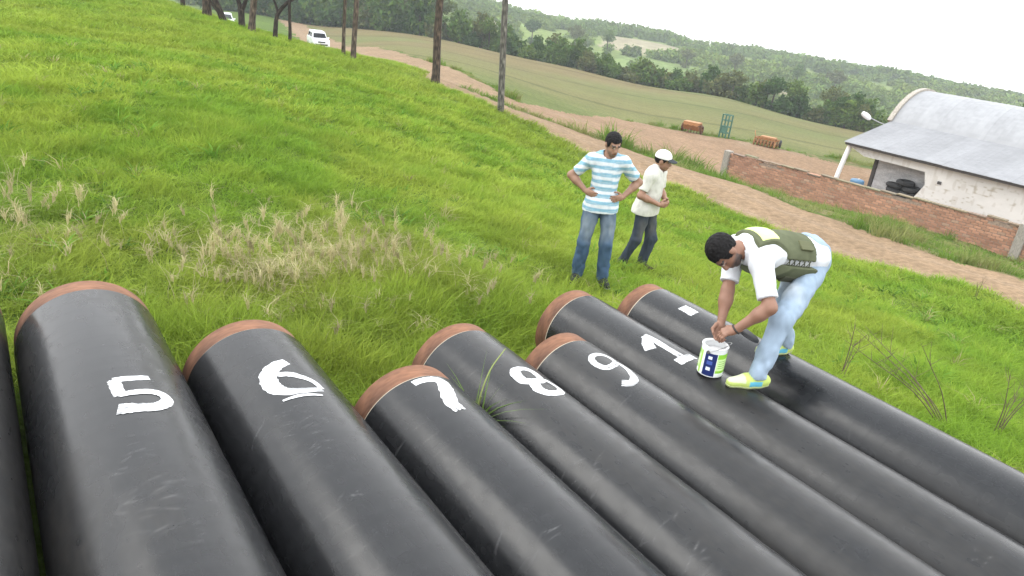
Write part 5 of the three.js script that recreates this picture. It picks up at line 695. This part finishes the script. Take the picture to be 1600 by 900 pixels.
{ // paint can
  const cx = 3.648, cy = 0.669, cz = -2.505, g = thing('paint_can', [cx, cy, cz], 'white paint can with a blue and green label on the pipe painted 1', 'can'), r = 0.083, h = 0.205;
  const lat = (p, n = 40) => new THREE.LatheGeometry(p.map(([a, b]) => new THREE.Vector2(a, b)), n);
  part('can_body', lat([[0.001, 0.004], [r - 0.004, 0.002], [r, 0.006], [r, h - 0.006], [r + 0.004, h], [r + 0.002, h + 0.004], [r - 0.012, h + 0.002], [r - 0.014, h - 0.01], [r - 0.004, h - 0.012], [r - 0.004, 0.01], [0.001, 0.01]]), std(0.75, 0.76, 0.76, 0.35), g);
  part('paint', lat([[0.001, h - 0.045], [r - 0.006, h - 0.045]]), std(0.8, 0.8, 0.8, 0.2), g);
  const lab = (() => { const c = document.createElement('canvas'); c.width = 512; c.height = 160; const x = c.getContext('2d'); x.fillStyle = '#e9efe9'; x.fillRect(0, 0, 512, 160);
    for (const o of [0, 256]) { x.fillStyle = '#1c2a63'; x.fillRect(o + 10, 0, 78, 160); x.fillStyle = '#8cc63a'; x.fillRect(o + 92, 0, 130, 34); x.fillStyle = '#c9e6a0'; x.fillRect(o + 92, 34, 130, 92); x.fillStyle = '#8cc63a'; x.fillRect(o + 92, 118, 130, 18); x.fillStyle = '#dfe6f4'; x.fillRect(o + 32, 20, 26, 22); x.fillRect(o + 30, 98, 28, 24); x.fillStyle = '#4a5fa8'; x.fillRect(o + 28, 54, 36, 26); x.fillStyle = '#7fae58'; for (let i = 0; i < 4; i++) x.fillRect(o + 104, 48 + i * 16, 60 + (i * 37) % 40, 5); x.fillStyle = '#a8d25e'; x.fillRect(o + 226, 0, 20, 160); }
    const t = new THREE.CanvasTexture(c); t.colorSpace = THREE.SRGBColorSpace; t.wrapS = THREE.RepeatWrapping; t.offset.x = 0.30; return t; })();
  part('label', new THREE.CylinderGeometry(r + 0.0012, r + 0.0012, h * 0.78, 48, 1, true).translate(0, h * 0.45, 0), new THREE.MeshStandardMaterial({ map: lab, roughness: 0.45 }), g);
  part('handle', tube([[-r - 0.002, h - 0.03, 0], [-r - 0.02, h + 0.0, 0.04], [-0.04, h + 0.03, 0.085], [0.04, h + 0.03, 0.085], [r + 0.02, h, 0.04], [r + 0.002, h - 0.03, 0]], [0.0025], 6, 6), std(0.35, 0.35, 0.36, 0.4, { metalness: 0.8 }), g);
  for (const s of [-1, 1]) part('ear', new THREE.CylinderGeometry(0.012, 0.012, 0.006, 12).rotateZ(Math.PI / 2).translate(s * (r + 0.002), h - 0.03, 0), std(0.1, 0.1, 0.1), g);
  g.rotation.y = 0.2;
  const l = thing('dark_dish', [3.80, 0.965, -2.40], 'dark round dish held in the hand of the bending man', 'dish'); part('disc', lat([[0.001, 0.008], [0.06, 0.008], [0.064, 0], [0.078, 0], [0.084, 0.006], [0.08, 0.014], [0.066, 0.012], [0.06, 0.016], [0.001, 0.016]]), std(0.015, 0.015, 0.016, 0.5), l); part('rim', lat([[0.079, -0.004], [0.0855, -0.002], [0.0855, 0.006], [0.08, 0.0065]]), std(0.025, 0.025, 0.027, 0.5), l); l.rotation.set(0.25, 0, -0.35);
}
scene.traverse((o) => { if (o.isMesh) { o.castShadow = true; o.receiveShadow = true; } });
console.log('people');

renderer.render(scene, camera);
